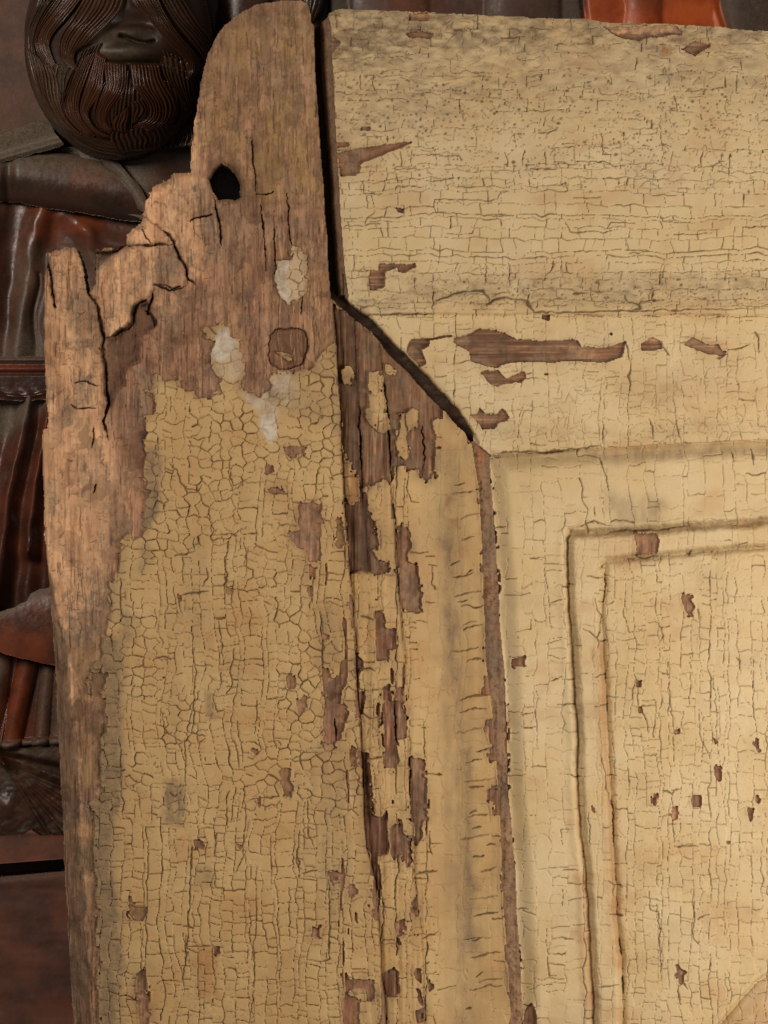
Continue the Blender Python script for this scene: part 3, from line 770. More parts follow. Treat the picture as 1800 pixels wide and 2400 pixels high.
# splits in bare wood
WC = np.zeros((NY, NX), f32)
for t, pts, w in (
    ('Q', [(690, 622), (720, 660), (758, 710), (775, 770), (790, 850), (805, 960), (800, 1050), (815, 1200), (820, 1320), (840, 1450), (845, 1500), (820, 1560), (800, 1620)], 4.6),
    ('Q', [(820, 972), (900, 922), (990, 872), (1030, 825), (1040, 730), (1080, 692), (1135, 680)], 4.6), ('Q', [(1192, 628), (1175, 690), (1150, 765)], 4.2),
    ('Q', [(1130, 760), (1180, 790), (1210, 850), (1200, 905)], 3), ('Q', [(1195, 548), (1250, 572), (1320, 605), (1400, 565)], 2.6), ('Q', [(1260, 130), (1330, 180), (1370, 280), (1400, 350), (1440, 420), (1455, 500), (1515, 552)], 3.6),
    ('Q', [(1100, 120), (1130, 190), (1180, 230)], 2), ('Q', [(985, 258), (1240, 240), (1345, 250)], 2.4), ('Q', [(420, 690), (440, 735)], 2.2), ('Q', [(360, 330), (420, 690)], 2), ('Q', [(570, 1315), (660, 1310), (770, 1335)], 1.8),
    ('Q', [(545, 1490), (600, 1520), (740, 1505)], 2), ('Q', [(725, 300), (735, 400), (735, 545)], 3), ('Q', [(770, 1040), (805, 1080)], 2),
    ('R', [(556, 1290), (578, 1380), (595, 1460), (604, 1520), (606, 1600)], 2.8), ('R', [(405, 1425), (480, 1408), (552, 1388)], 2.8), ('R', [(820, 1260), (880, 1255), (940, 1240)], 1.6), ('R', [(800, 900), (820, 1120), (825, 1260)], 1.4),
    ('R', [(170, 1835), (240, 1850), (300, 1885), (370, 1850)], 1.4), ('R', [(855, 1330), (880, 1450), (890, 1760)], 1.5), ('R', [(1030, 1240), (1040, 1500), (1060, 1600)], 1.7), ('R', [(950, 1480), (955, 1800)], 1.5),
    ('F', [(120, 30), (145, 110), (130, 180), (125, 260), (145, 360)], 2.6), ('F', [(60, 280), (45, 420)], 2), ('F', [(65, 640), (50, 710)], 2),
    ('D', [(20, 80), (25, 300)], 1.2), ('D', [(470, 1000), (480, 1300), (495, 1500)], 2.2), ('D', [(960, 1150), (975, 1300), (975, 1500)], 1.6), ('D', [(660, 800), (690, 1050), (700, 1300), (730, 1640)], 2.4),
    ('J', [(640, 320), (650, 600), (665, 720)], 1.5), ('J', [(740, 330), (760, 600), (770, 640)], 2), ('J', [(280, 430), (290, 620)], 1.8), ('J', [(845, 300), (850, 600), (870, 1200), (885, 1640)], 2)):
    line(WC, T(t, pts), w, 1.0, .5)

# ---- paint map
P = np.zeros((NY, NX), bool)
P |= is_ra | is_pa
P &= ~olive
PB = [(353, 893), (360, 880), (372, 880), (379, 887), (391, 889), (402, 881), (414, 878), (424, 886), (430, 901), (442, 913), (451, 922), (469, 928),
      (493, 925), (505, 918), (514, 922), (516, 890), (496, 877), (491, 830), (505, 800), (517, 765), (535, 765), (541, 780), (556, 791), (568, 793),
      (567, 826), (571, 880), (573, 920), (604, 926), (606, 927), (634, 912), (636, 876), (661, 873), (701, 871), (728, 856), (746, 840), (762, 820), (775, 805),
      (788, 800)]
PB += [(799, 1042), (806, 1183), (821, 1365), (833, 1550), (846, 1761), (857, 1987), (890, 2199), (904, 2400), (915, 2860), (300, 2860)]
PB += T('L', [(215, 1244), (225, 1100), (210, 950), (235, 850), (200, 700), (215, 600), (190, 450), (200, 350), (170, 200)])
PB += T('I', [(40, 1659), (70, 1400), (40, 1200), (110, 1000), (90, 850), (120, 700), (140, 560), (90, 500), (0, 460), (-10, 330), (20, 270), (120, 250), (130, 100)])
PB += T('F', [(150, 1500), (140, 1420), (150, 1300), (180, 1230), (220, 1180), (220, 1050), (270, 1020), (285, 965), (310, 1020), (400, 1000), (410, 960), (370, 920),
              (400, 800), (430, 700), (390, 620), (380, 500), (400, 420), (420, 330), (390, 250), (420, 200), (430, 130), (400, 40)])
stP = np.zeros_like(P)
s = win(PB, 14)
bl = .62 * sstep(800, 950, Y[s])
stP[s] = in_poly(X[s] * (1 - bl) + SEEDX[s] * bl + w1x[s] * .4, Y[s] * (1 - bl) + SEEDY[s] * bl + w1y[s] * .4, PB)
P |= stP & is_st
for q in (T('A', [(1145, 365), (1255, 360), (1265, 255), (1335, 255), (1345, 290), (1390, 320), (1390, 600), (1350, 650), (1300, 690), (1240, 710), (1180, 650), (1145, 560)]),
          T('A', [(580, 880), (660, 870), (680, 840), (740, 850), (770, 880), (740, 900), (690, 980), (660, 1000), (590, 980)]),
          T('A', [(1125, 1075), (1235, 1080), (1285, 1140), (1240, 1145), (1190, 1105), (1130, 1100)])):
    fill(P, q, warp=.5)
moB = T('D', [(255, 200), (440, 320), (640, 500), (900, 740), (1110, 1020), (1140, 1100), (1060, 1100), (1050, 1180), (1060, 1300), (1070, 1530), (1000, 1600), (970, 1610),
              (960, 1560), (930, 1490), (830, 1500), (840, 1450), (760, 1470), (720, 1620), (690, 1580), (540, 1620), (510, 1659)]) + \
      T('G', [(480, 300), (490, 450), (540, 520), (545, 640), (520, 720), (530, 900), (500, 870), (360, 890), (320, 400), (360, 300), (420, 390), (430, 200), (380, 180),
              (310, 70), (290, -80)])
moP = is_mo.copy()
fill(moP, moB, False, warp=.7)
ISL = [T('D', [(340, 680), (400, 690), (430, 760), (410, 820), (370, 850), (340, 800)]),
       T('D', [(660, 670), (720, 680), (740, 740), (700, 760), (660, 740)]),
       T('D', [(540, 740), (640, 730), (660, 860), (680, 980), (690, 1180), (680, 1210), (640, 1215), (590, 1180), (550, 1150), (510, 1100), (500, 1030), (550, 1010), (540, 910)]),
       T('D', [(770, 1060), (840, 1050), (880, 1000), (920, 1000), (925, 1150), (860, 1190), (830, 1240), (860, 1360), (830, 1420), (770, 1400), (750, 1300), (760, 1190), (800, 1170)]),
       T('D', [(750, 1470), (800, 1455), (835, 1480), (835, 1580), (790, 1610), (750, 1590)]),
       T('G', [(320, 80), (350, 85), (370, 150), (430, 190), (430, 380), (350, 390), (310, 200)])]
for q in ISL:
    fill(moP, q, True, warp=.4)
BARE_MO = [T('G', q) for q in (
    [(330, 400), (430, 380), (480, 500), (500, 860), (430, 872), (360, 880), (340, 600)],
    [(500, 515), (540, 520), (550, 680), (520, 720), (560, 790), (640, 820), (620, 880), (525, 905)],
    [(680, 550), (760, 545), (790, 600), (800, 700), (770, 730), (770, 800), (850, 840), (860, 960), (880, 1165), (730, 1168), (700, 1000), (685, 800)],
    [(550, 1150), (600, 1170), (620, 1275), (690, 1275), (690, 1400), (640, 1420), (640, 1500), (550, 1500), (545, 1300)],
    [(395, 1440), (440, 1500), (420, 1570), (400, 1659), (385, 1560)])] + [T('J', q) for q in (
    [(450, 0), (505, 0), (500, 45), (450, 100)],
    [(455, 240), (515, 230), (520, 300), (500, 420), (465, 420)],
    [(605, 340), (630, 330), (630, 425), (605, 425)],
    [(490, 710), (545, 715), (552, 760), (570, 960), (570, 1180), (600, 1215), (650, 1215), (685, 1150), (700, 1480), (640, 1500), (600, 1520), (590, 1560), (635, 1600), (600, 1659), (565, 1659), (560, 1500), (520, 1460), (500, 1100)],
    [(650, 190), (700, 200), (720, 280), (760, 320), (790, 250), (770, 200), (810, 200), (820, 320), (840, 450), (840, 600), (770, 610), (760, 680), (780, 780), (740, 830), (660, 830), (640, 480), (650, 300)],
    [(850, 760), (980, 765), (1005, 850), (1000, 1000), (990, 1250), (960, 1380), (930, 1450), (900, 1430), (890, 1250), (870, 1180), (860, 1000), (840, 800)],
    [(710, 1300), (800, 1230), (810, 1350), (880, 1380), (870, 1600), (840, 1610), (800, 1510), (740, 1560), (710, 1500)],
    [(1440, 120), (1510, 120), (1510, 270), (1440, 260)],
    [(1450, 460), (1520, 460), (1550, 780), (1480, 790), (1490, 640), (1470, 560)],
    [(1460, 1010), (1550, 970), (1570, 1200), (1510, 1200), (1510, 1110), (1470, 1080)])] + [T('M', q) for q in (
    [(520, 280), (560, 290), (540, 370)],
    [(460, 300), (500, 290), (530, 400), (540, 700), (470, 715), (475, 500)],
    [(690, 640), (750, 620), (750, 720), (720, 810), (690, 800)],
    [(590, 1010), (680, 960), (710, 1000), (710, 1150), (620, 1170), (590, 1130)],
    [(800, 975), (870, 970), (870, 1080), (830, 1050)],
    [(800, 500), (840, 430), (845, 600), (815, 600)],
    [(820, 1270), (880, 1250), (888, 1357), (830, 1357)],
    [(830, 1100), (865, 1120), (880, 1240), (850, 1220)],
    [(200, 1200), (205, 1200), (205, 1210)])]
for q in BARE_MO:
    fill(moP, q, False, warp=.35)
P |= moP
BARE_ST = [T('F', q) for q in (
    [(1280, 400), (1440, 405), (1400, 460), (1370, 480), (1330, 480), (1300, 450)],
    [(1175, 680), (1270, 660), (1285, 700), (1230, 715), (1190, 710)],
    [(1370, 790), (1460, 760), (1475, 740), (1480, 770), (1540, 790), (1525, 900), (1530, 1000), (1525, 1150), (1440, 1150), (1430, 1090), (1370, 1060), (1320, 990), (1330, 960), (1390, 940), (1380, 900), (1390, 850)],
    [(1620, 900), (1665, 850), (1680, 1040), (1630, 1050)],
    [(1435, 1315), (1480, 1315), (1475, 1370), (1455, 1380), (1440, 1355)],
    [(1160, 525), (1225, 525), (1225, 570), (1190, 582), (1160, 560)],
    [(600, 1365), (625, 1370), (625, 1410), (605, 1410)],
    [(915, 1315), (955, 1320), (950, 1365), (920, 1370)])] + [T('I', q) for q in (
    [(20, 345), (130, 345), (135, 400), (100, 490), (30, 495), (25, 400)],
    [(1300, 370), (1365, 375), (1365, 450), (1315, 455)],
    [(1360, 540), (1440, 500), (1420, 600), (1380, 620)],
    [(1250, 990), (1290, 970), (1335, 970), (1330, 1150), (1290, 1150), (1275, 1100), (1265, 1020)],
    [(1105, 1165), (1135, 1165), (1130, 1220), (1115, 1225)],
    [(1060, 840), (1110, 830), (1110, 865), (1080, 860)],
    [(1525, 100), (1590, 100), (1585, 135), (1530, 135)])] + [T('J', q) for q in (
    [(180, 60), (240, 50), (270, 130), (320, 130), (330, 330), (400, 400), (370, 470), (340, 500), (330, 600), (290, 620), (270, 680), (230, 640), (160, 640), (200, 560), (180, 480), (200, 400), (190, 200)],
    [(400, 650), (450, 680), (450, 800), (400, 820), (390, 720)],
    [(0, 320), (60, 300), (40, 390), (0, 400)])] + [T('L', q) for q in (
    [(840, 50), (880, 45), (920, 90), (840, 115)],
    [(410, 410), (450, 440), (440, 480), (500, 490), (540, 480), (530, 540), (510, 580), (450, 575), (410, 530), (430, 500)],
    [(490, 890), (530, 890), (550, 1100), (548, 1250), (490, 1250), (470, 1000)],
    [(960, 750), (1015, 740), (1010, 790), (970, 790)],
    [(1620, 620), (1640, 600), (1659, 600), (1659, 690), (1620, 690)],
    [(1110, 75), (1160, 75), (1145, 115)],
    [(935, 1090), (965, 1090), (965, 1120), (935, 1120)])] + [T('M', q) for q in (
    [(350, 370), (395, 370), (390, 460), (350, 460)],
    [(100, 660), (155, 660), (150, 760), (95, 740)],
    [(340, 1040), (540, 1040), (540, 1180), (480, 1200), (470, 1110), (370, 1110), (345, 1150), (420, 1180), (430, 1370), (310, 1370), (300, 1200), (340, 1150)],
    [(210, 300), (280, 270), (280, 345), (220, 335)],
    [(395, 560), (415, 570), (415, 650), (400, 640)])]
BARE_RA = [T('B', q) for q in (
    [(245, 230), (300, 225), (340, 255), (250, 270)],
    [(250, 300), (440, 260), (590, 240), (720, 225), (745, 230), (660, 265), (520, 320), (430, 360), (400, 380), (395, 430), (360, 450), (265, 455)],
    [(400, 130), (465, 130), (460, 160), (400, 155)],
    [(625, 650), (685, 650), (680, 685), (650, 680)],
    [(455, 1055), (510, 1070), (520, 1020), (600, 1015), (690, 1020), (755, 1010), (755, 1040), (690, 1075), (640, 1070), (640, 1045), (560, 1070), (560, 1165), (500, 1185), (455, 1185)])] + [
    T('D', [(860, 480), (1015, 470), (1015, 540), (955, 560), (990, 670), (940, 690), (900, 650), (835, 580)]),
    T('D', [(1015, 470), (1130, 452), (1190, 455), (1190, 470), (1130, 470), (1020, 485)]),
    T('D', [(1200, 470), (1330, 440), (1400, 400), (1540, 400), (1600, 425)]) +
    T('E', [(100, 285), (170, 290), (260, 340), (380, 350), (600, 340), (620, 380), (720, 390), (740, 390), (860, 355), (880, 350), (860, 400), (840, 440), (780, 465), (700, 470), (560, 465), (400, 470), (180, 475)]) +
    T('D', [(1560, 680), (1540, 700), (1460, 690), (1340, 640), (1330, 570), (1260, 540), (1200, 505)])] + [T('E', q) for q in (
    [(950, 370), (1010, 330), (1060, 350), (1075, 395), (960, 405)],
    [(1185, 370), (1240, 335), (1280, 350), (1350, 370), (1390, 370), (1400, 400), (1430, 410), (1420, 435), (1330, 425), (1260, 400)],
    [(400, 205), (450, 205), (445, 240), (400, 230)],
    [(60, 520), (160, 510), (200, 560), (310, 520), (310, 560), (290, 585), (180, 590), (150, 605), (110, 590)],
    [(0, 760), (40, 750), (60, 720), (90, 755), (160, 755), (190, 730), (230, 770), (210, 800), (160, 810), (140, 840), (70, 850), (50, 810)],
    [(405, 530), (440, 530), (435, 550)], [(775, 305), (805, 305), (800, 325)])] + [T('N', q) for q in (
    [(375, 120), (420, 105), (480, 120), (470, 135), (390, 135)],
    [(1070, 92), (1340, 90), (1360, 120), (1250, 130), (1200, 145), (1130, 130)],
    [(1350, 170), (1400, 145), (1460, 160), (1400, 200)],
    [(390, 44), (460, 46), (455, 75), (390, 70)],
    [(110, 120), (150, 150), (120, 190)])]
BARE_PA = [T('H', q) for q in (
    [(130, 1010), (205, 985), (210, 1050), (130, 1055)],
    [(860, 255), (1000, 255), (1020, 300), (1000, 380), (880, 390), (870, 310)],
    [(1145, 625), (1195, 620), (1225, 700), (1195, 760), (1165, 720)],
    [(885, 1145), (910, 1140), (910, 1180), (890, 1180)],
    [(890, 1300), (920, 1290), (915, 1325), (890, 1325)],
    [(1100, 1440), (1145, 1430), (1140, 1460), (1110, 1465)],
    [(1590, 1480), (1605, 1490), (1612, 1550), (1630, 1560), (1610, 1585), (1595, 1550)],
    [(1335, 1470), (1365, 1510), (1350, 1530)])] + [T('K', q) for q in (
    [(1345, 120), (1385, 120), (1390, 210), (1370, 220), (1345, 170)],
    [(975, 290), (1005, 300), (1000, 360), (980, 360)],
    [(1215, 295), (1270, 300), (1270, 365), (1215, 370)],
    [(1090, 370), (1130, 355), (1130, 430), (1090, 450)],
    [(1585, 295), (1620, 320), (1610, 355)],
    [(1540, 370), (1585, 380), (1580, 440), (1555, 455)],
    [(1120, 1305), (1160, 1350), (1165, 1430), (1125, 1435)],
    [(605, 345), (630, 385), (610, 400)],
    [(210, 1595), (245, 1540), (280, 1590), (280, 1680), (200, 1680)])]
for q in BARE_ST + BARE_RA + BARE_PA:
    fill(P, q, False, warp=.4)
PEG_C, PEG_R = (675, 816), 45
peg_d = ((np.abs(X - PEG_C[0]) ** 3.2 + np.abs((Y - PEG_C[1]) * .9) ** 3.2) ** (1 / 3.2)) + vnoise(X, Y, 26, 26, 31) * 5 + vnoise(X, Y, 9, 9, 32) * 2
peg_v = peg_d < PEG_R
P &= ~(is_sp | is_jo)
def blur(m, n):
    c = np.cumsum(np.cumsum(np.pad(m.astype(f32), ((n + 1, n), (n + 1, n)), mode='edge'), 0), 1)
    k = 2 * n + 1
    return (c[k:, k:] - c[:-k, k:] - c[k:, :-k] + c[:-k, :-k]) / (k * k)
near = blur(P, 5)
n1_ = fbm(X, Y, 11, 15, 36, 2); n2_ = fbm(X, Y, 11, 18, 37, 2)
P &= ~((near < .86) & (n1_ > .34) & ~is_ra)
P |= (near > .18) & (n2_ > .42) & (is_mo | is_st) & ~peg_v & (Y > 860)
# small chips gnawed out along the borders of the paint
chip = fbm(X, Y, 9, 13, 33, 2) > .62
P &= ~(chip & is_mo & (vnoise(X, Y, 50, 90, 34) > .15) & (X < L2 + 20))
P &= ~(chip & is_st & (Y > 880) & (np.abs(X - L1) < 110) & (vnoise(X, Y, 40, 90, 35) > .35))

slits = fbm(X, Y, 13, 120, 38, 2)
P &= ~((slits > .40) & is_mo & (Y > 1180) & (X < L2 + 26) & (fbm(X, Y, 60, 220, 39, 2) > -.12))
P &= ~((slits > .52) & is_st & (Y > 1300) & (X > L1 - 95))
P = blur(P, 1) > .5
P &= ~(is_sp | is_jo | olive)
nearL = blur(P, 14)
CR *= 1.0

# ---- paint colour marks
PD = np.zeros((NY, NX), f32); PG = PD.copy(); PP = PD.copy(); PW = PD.copy()
WD = PD.copy(); WG = PD.copy(); WP = PD.copy(); WR = PD.copy()
for q, a, b in ((T('A', [(1145, 365), (1255, 360), (1250, 640), (1290, 690), (1240, 700), (1180, 650), (1145, 560)]), .95, 5),
                (T('A', [(1145, 365), (1265, 255), (1345, 290), (1390, 320), (1390, 600), (1300, 690), (1180, 650)]), .35, 12),
                (T('A', [(720, 885), (780, 880), (800, 930), (850, 1000), (840, 1060), (740, 1150), (650, 1150), (635, 1090), (680, 990)]), 1.0, 5),
                (T('A', [(720, 885), (890, 970), (885, 1250), (850, 1290), (720, 1290), (650, 1250)]), .45, 10),
                (T('A', [(905, 1400), (1010, 1415), (1110, 1370), (1110, 1260), (1300, 1240), (1310, 1370), (1180, 1430), (1165, 1500), (1155, 1570), (1150, 1659), (1020, 1659), (1020, 1530), (930, 1470)]), .62, 8),
                (T('F', [(1130, 185), (1240, 185), (1240, 330), (1220, 400), (1190, 380), (1130, 290)]), 1.0, 5),
                (T('A', [(1100, 1250), (1300, 1240), (1330, 1500), (1180, 1500), (1000, 1500)]), .35, 16)):
    soft(PP, q, a, b, .6)
for q, a, b in (([(765, 10), (1810, 60), (1810, 100), (1300, 120), (1000, 130), (765, 210)], 1.0, 55), ([(765, 10), (1810, 60), (1810, 230), (1300, 250), (765, 360)], .5, 90),
                ([(960, 655), (1810, 645), (1810, 700), (960, 705)], .48, 26), ([(1330, 660), (1500, 655), (1500, 700), (1350, 700)], .6, 22), ([(830, 690), (950, 690), (960, 725), (840, 730)], .5, 16),
                ([(1440, 885), (1580, 880), (1580, 950), (1450, 950)], .28, 35), ([(1150, 985), (1400, 1010), (1810, 985), (1810, 1015), (1150, 1040)], .3, 25),
                ([(1140, 1066), (1810, 1030), (1810, 1062), (1160, 1098)], .5, 16), ([(1155, 1066), (1185, 1080), (1200, 1400), (1220, 1800), (1250, 2420), (1200, 2420), (1160, 1600)], .08, 10),  # shade below the rail and down the panel's left edge, painted in
                ([(1015, 1050), (1085, 1050), (1095, 1700), (1110, 2420), (1065, 2420), (1040, 1700)], .55, 40), ([(1030, 1150), (1065, 1150), (1085, 1600), (1075, 1800), (1040, 1500)], .75, 20),
                ([(1075, 1750), (1105, 1750), (1125, 2250), (1085, 2250)], .7, 18),
                ([(165, 1480), (280, 1500), (276, 1640), (282, 1800), (262, 2000), (160, 2000)], .98, 24), ([(150, 1950), (252, 1950), (275, 2130), (282, 2300), (275, 2420), (165, 2420)], .98, 24),
                ([(385, 1835), (435, 1830), (435, 1940), (385, 1930)], .8, 16), ([(735, 1410), (790, 1410), (800, 1560), (745, 1560)], .5, 28), ([(345, 1050), (380, 1050), (375, 1190), (350, 1250), (330, 1240)], .75, 16),
                ([(325, 1270), (350, 1270), (350, 1340), (322, 1340)], .6, 14), ([(280, 1440), (320, 1440), (315, 1500), (280, 1500)], .5, 14), ([(480, 1620), (505, 1620), (505, 1680), (480, 1680)], .6, 10), ([(452, 2030), (500, 2030), (500, 2080), (452, 2080)], .5, 14),
                ([(720, 1740), (800, 1740), (820, 2100), (770, 2250), (740, 2000)], .38, 36), ([(1420, 1150), (1560, 1180), (1545, 1230), (1450, 1240)], .55, 26),
                ([(1340, 1240), (1810, 1212), (1810, 1232), (1345, 1262)], .45, 9), ([(1418, 1312), (1810, 1275), (1810, 1292), (1425, 1330)], .35, 9), ([(1326, 1250), (1346, 1250), (1362, 1800), (1348, 1800)], .3, 8),  # shade of the panel's grooves, painted into the colour
                ([(820, 900), (860, 900), (880, 1000), (850, 1010)], .4, 12), ([(560, 905), (760, 880), (790, 1000), (640, 960)], .4, 30), ([(640, 870), (780, 830), (790, 900), (650, 905)], .35, 25)):
    soft(PG, q, a, b, 1.2)
for q, a, b in (([(925, 1140), (975, 1160), (1000, 1340), (950, 1350)], .20, 30), ([(400, 1970), (450, 1960), (460, 2020), (410, 2030)], .3, 14), ([(455, 2215), (500, 2220), (515, 2340), (465, 2340)], .5, 14),
                ([(1040, 1160), (1060, 1170), (1055, 1190), (1040, 1185)], .8, 6), ([(1055, 1215), (1075, 1215), (1075, 1235), (1058, 1235)], .7, 6), ([(940, 1120), (950, 1200), (930, 1220)], .3, 12),
                ([(1440, 900), (1700, 880), (1800, 900), (1800, 960), (1500, 950)], .22, 40), ([(820, 1110), (845, 1110), (842, 1180), (818, 1180)], .75, 6),
                (T('K', [(680, 60), (720, 60), (760, 400), (790, 900), (810, 1300), (760, 1350), (700, 900)]), .4, 16), (T('K', [(520, 800), (580, 820), (630, 1659), (570, 1659)]), .35, 14), (T('H', [(640, 900), (710, 900), (720, 1659), (660, 1659)]), .5, 16),
                (T('H', [(600, 940), (640, 960), (640, 1010), (600, 1000)]), .4, 8), ([(1200, 600), (1400, 600), (1400, 660), (1200, 655)], .25, 20), ([(1700, 2420), (1740, 2365), (1810, 2300), (1810, 2420)], .35, 8), ([(1550, 105), (1580, 118), (1560, 138), (1545, 130)], .7, 5)):
    soft(PW, q, a, b, 1.0)
PG = PG * np.where(is_ra, np.clip(.72 + .9 * fbm(X, Y, 22, 10, 52, 3) + .35 * fbm(X, Y, 70, 40, 53, 2), .1, 1.3), np.clip(.95 + .7 * fbm(X, Y, 16, 60, 52, 3), .3, 1.4))
PG += np.where(is_ra & (Y > 640) & (Y < 735), .18 * np.clip(rough + .4, 0, 1), 0)
fade = np.clip((1 - nearL) * 1.6, 0, 1) * np.clip(.55 + 1.0 * fbm(X, Y, 26, 40, 54, 3), 0, 1)
PG += np.where(is_st | is_mo, .75 * fade, .25 * fade)
PW += np.where(is_st | is_mo, .25 * fade, .1 * fade)
CR *= 1 - .75 * np.clip(PP, 0, 1)
PG += np.where(is_st, .55 * sstep(330, 250, X) * np.clip(.5 + fbm(X, Y, 30, 60, 55, 3), 0, 1), 0)
PG += np.where(is_st, .22 * sstep(.0, .9, fbm(X, Y, 60, 140, 41, 3)), .13 * sstep(.0, .7, fbm(X, Y, 90, 70, 42, 4)))
PW += .24 * sstep(.1, .7, fbm(X, Y, 100, 64, 43, 4)) + np.clip(TONE, -.5, .5) * .10
PG += np.clip(-TONE, 0, .5) * .12
PD = np.maximum(CR * .95, SPK * .85)
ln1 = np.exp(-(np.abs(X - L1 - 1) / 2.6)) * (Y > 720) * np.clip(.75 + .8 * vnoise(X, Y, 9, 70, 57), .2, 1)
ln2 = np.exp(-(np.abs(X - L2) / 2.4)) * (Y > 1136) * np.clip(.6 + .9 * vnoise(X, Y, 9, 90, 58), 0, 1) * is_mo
PD = np.maximum(PD, np.maximum(.85 * ln1 * (is_st | is_mo), .8 * ln2))  # shadow lines along the moulding steps, put into the paint colour
WD = np.maximum(WD, np.maximum(.85 * ln1 * (is_st | is_mo), .8 * ln2))  # the same shadow lines put into the wood colour
groove_dark = np.zeros((NY, NX), f32)
groove_dark[gv, gt] = np.where(is_pa[gv, gt], np.maximum(.24 * np.exp(-(d_o / 2.4) ** 2), .22 * np.exp(-(d_i / 2.4) ** 2)) * np.clip(.6 + .8 * vnoise(pxw, pyw, 40, 40, 59), .1, 1), 0)  # thin darker line along the panel grooves, broken by noise
PD = np.maximum(PD, groove_dark)

# ---- wood colour marks
QL = [(100, 580), (190, 600), (215, 690), (240, 780), (250, 940), (245, 1000), (330, 1180), (255, 1260), (200, 1440), (165, 1480), (110, 1480), (95, 1000)]
for q, a, b in ((QL, .6, 34), (T('Q', [(740, 460), (850, 330), (1240, 245), (1200, 550), (1150, 640), (1040, 720), (1000, 860), (830, 960), (760, 700)]), 1.0, 10),
                (T('Q', [(980, 110), (1260, 130), (1350, 240), (1240, 250), (985, 250)]), .9, 8), (T('Q', [(380, 300), (560, 260), (640, 350), (560, 700), (480, 1400), (420, 1400), (430, 740)]), .8, 14),
                (T('R', [(120, 1230), (400, 1120), (500, 1140), (420, 1400), (480, 1480), (500, 1800), (430, 1820), (280, 1560), (0, 1520)]), .75, 16), (T('R', [(420, 760), (500, 800), (490, 1100), (400, 1110)]), .8, 12),
                (T('R', [(440, 640), (545, 600), (545, 700), (450, 760)]), .55, 12), (T('A', [(500, 60), (590, 50), (600, 330), (520, 450), (460, 420)]), .8, 10), (T('A', [(230, 590), (390, 600), (390, 780), (230, 800)]), .45, 12),
                ([(90, 980), (250, 1000), (240, 1400), (160, 1500), (100, 1500)], .85, 26), ([(148, 1500), (172, 1600), (180, 1760), (190, 1800), (182, 1810), (165, 1640), (150, 1560)], .7, 5), ([(180, 1920), (200, 1930), (212, 2150), (200, 2150)], .7, 6),
                (T('N', [(1070, 92), (1340, 90), (1360, 112), (1130, 118)]), 1.0, 3), (T('N', [(390, 44), (460, 46), (455, 70), (390, 70)]), .5, 3), (T('E', [(560, 395), (720, 400), (710, 465), (560, 460)]), .55, 14)):
    soft(WP, q, a, b, 1.0)
for q, a, b in (([(480, 30), (735, 0), (742, 160), (700, 230), (560, 160), (480, 190)], .75, 40), (T('Q', [(560, 640), (690, 620), (770, 760), (800, 960), (780, 1100), (640, 1160), (560, 1000)]), .95, 12), (T('Q', [(580, 1240), (700, 1240), (690, 1480), (600, 1500)]), .7, 12),
                ([(222, 590), (290, 580), (250, 630), (230, 640)], .8, 8), (T('R', [(380, 1180), (530, 1170), (555, 1380), (420, 1410)]), .8, 10), (T('R', [(500, 1410), (570, 1400), (600, 1600), (540, 1720), (500, 1660)]), .7, 12), (T('R', [(520, 700), (690, 760), (690, 1000), (520, 980)]), .4, 18),
                (T('A', [(30, 1180), (190, 1200), (190, 1500), (60, 1640), (30, 1560)]), .85, 18), ([(118, 1400), (150, 1440), (205, 1400), (250, 1400), (246, 1490), (165, 1520)], .7, 24), ([(110, 1400), (150, 1470), (180, 1700), (195, 2050), (222, 2420), (165, 2420), (130, 1800)], .85, 12),
                ([(190, 1450), (280, 1500), (285, 2000), (290, 2420), (225, 2420), (200, 2000)], .5, 20), (T('F', [(180, 230), (370, 200), (390, 360), (250, 380)]), .5, 20), (T('F', [(0, 1150), (140, 1200), (140, 1659), (0, 1659)]), .65, 26),
                (T('A', [(240, 310), (370, 330), (420, 480), (340, 560), (220, 450)]), .55, 10), (T('A', [(640, 300), (700, 300), (680, 500), (620, 480)]), .5, 10)):
    soft(WG, q, a, b, 1.2)
for q, a, b in ((T('Q', [(820, 975), (1030, 850), (1050, 700), (1130, 680), (1190, 760), (1210, 850), (1190, 900), (1080, 950), (1090, 1160), (980, 1200), (960, 1330), (900, 1400), (870, 1500), (830, 1500), (815, 1200)]), .52, 9),
                ([(790, 720), (835, 750), (850, 1000), (862, 1216), (870, 1338), (825, 1345), (800, 1000)], .42, 6), ([(835, 740), (1110, 1040), (1060, 1100), (1020, 1150), (900, 1140), (850, 1130)], .22, 12),
                (T('I', [(20, 345), (130, 345), (135, 400), (100, 490), (30, 495)]), .45, 4), (T('R', [(500, 1030), (700, 1030), (770, 1150), (740, 1300), (560, 1310), (500, 1150)]), .35, 10), (T('D', [(860, 480), (1015, 470), (1015, 540), (860, 545)]), .55, 6),
                (T('E', [(0, 295), (100, 285), (380, 350), (610, 345), (615, 375), (300, 385), (0, 390)]), .48, 8), (T('J', [(490, 710), (560, 760), (580, 1180), (690, 1180), (700, 1480), (560, 1500), (500, 1100)]), .35, 8), (T('M', [(590, 1010), (690, 1010), (700, 1150), (620, 1170)]), .35, 6),
                (T('J', [(850, 900), (960, 900), (940, 1200), (880, 1190)]), .35, 10), (T('Q', [(600, 330), (740, 310), (735, 545), (700, 620), (640, 420)]), .5, 6)):
    soft(WD, q, a, b, .8)
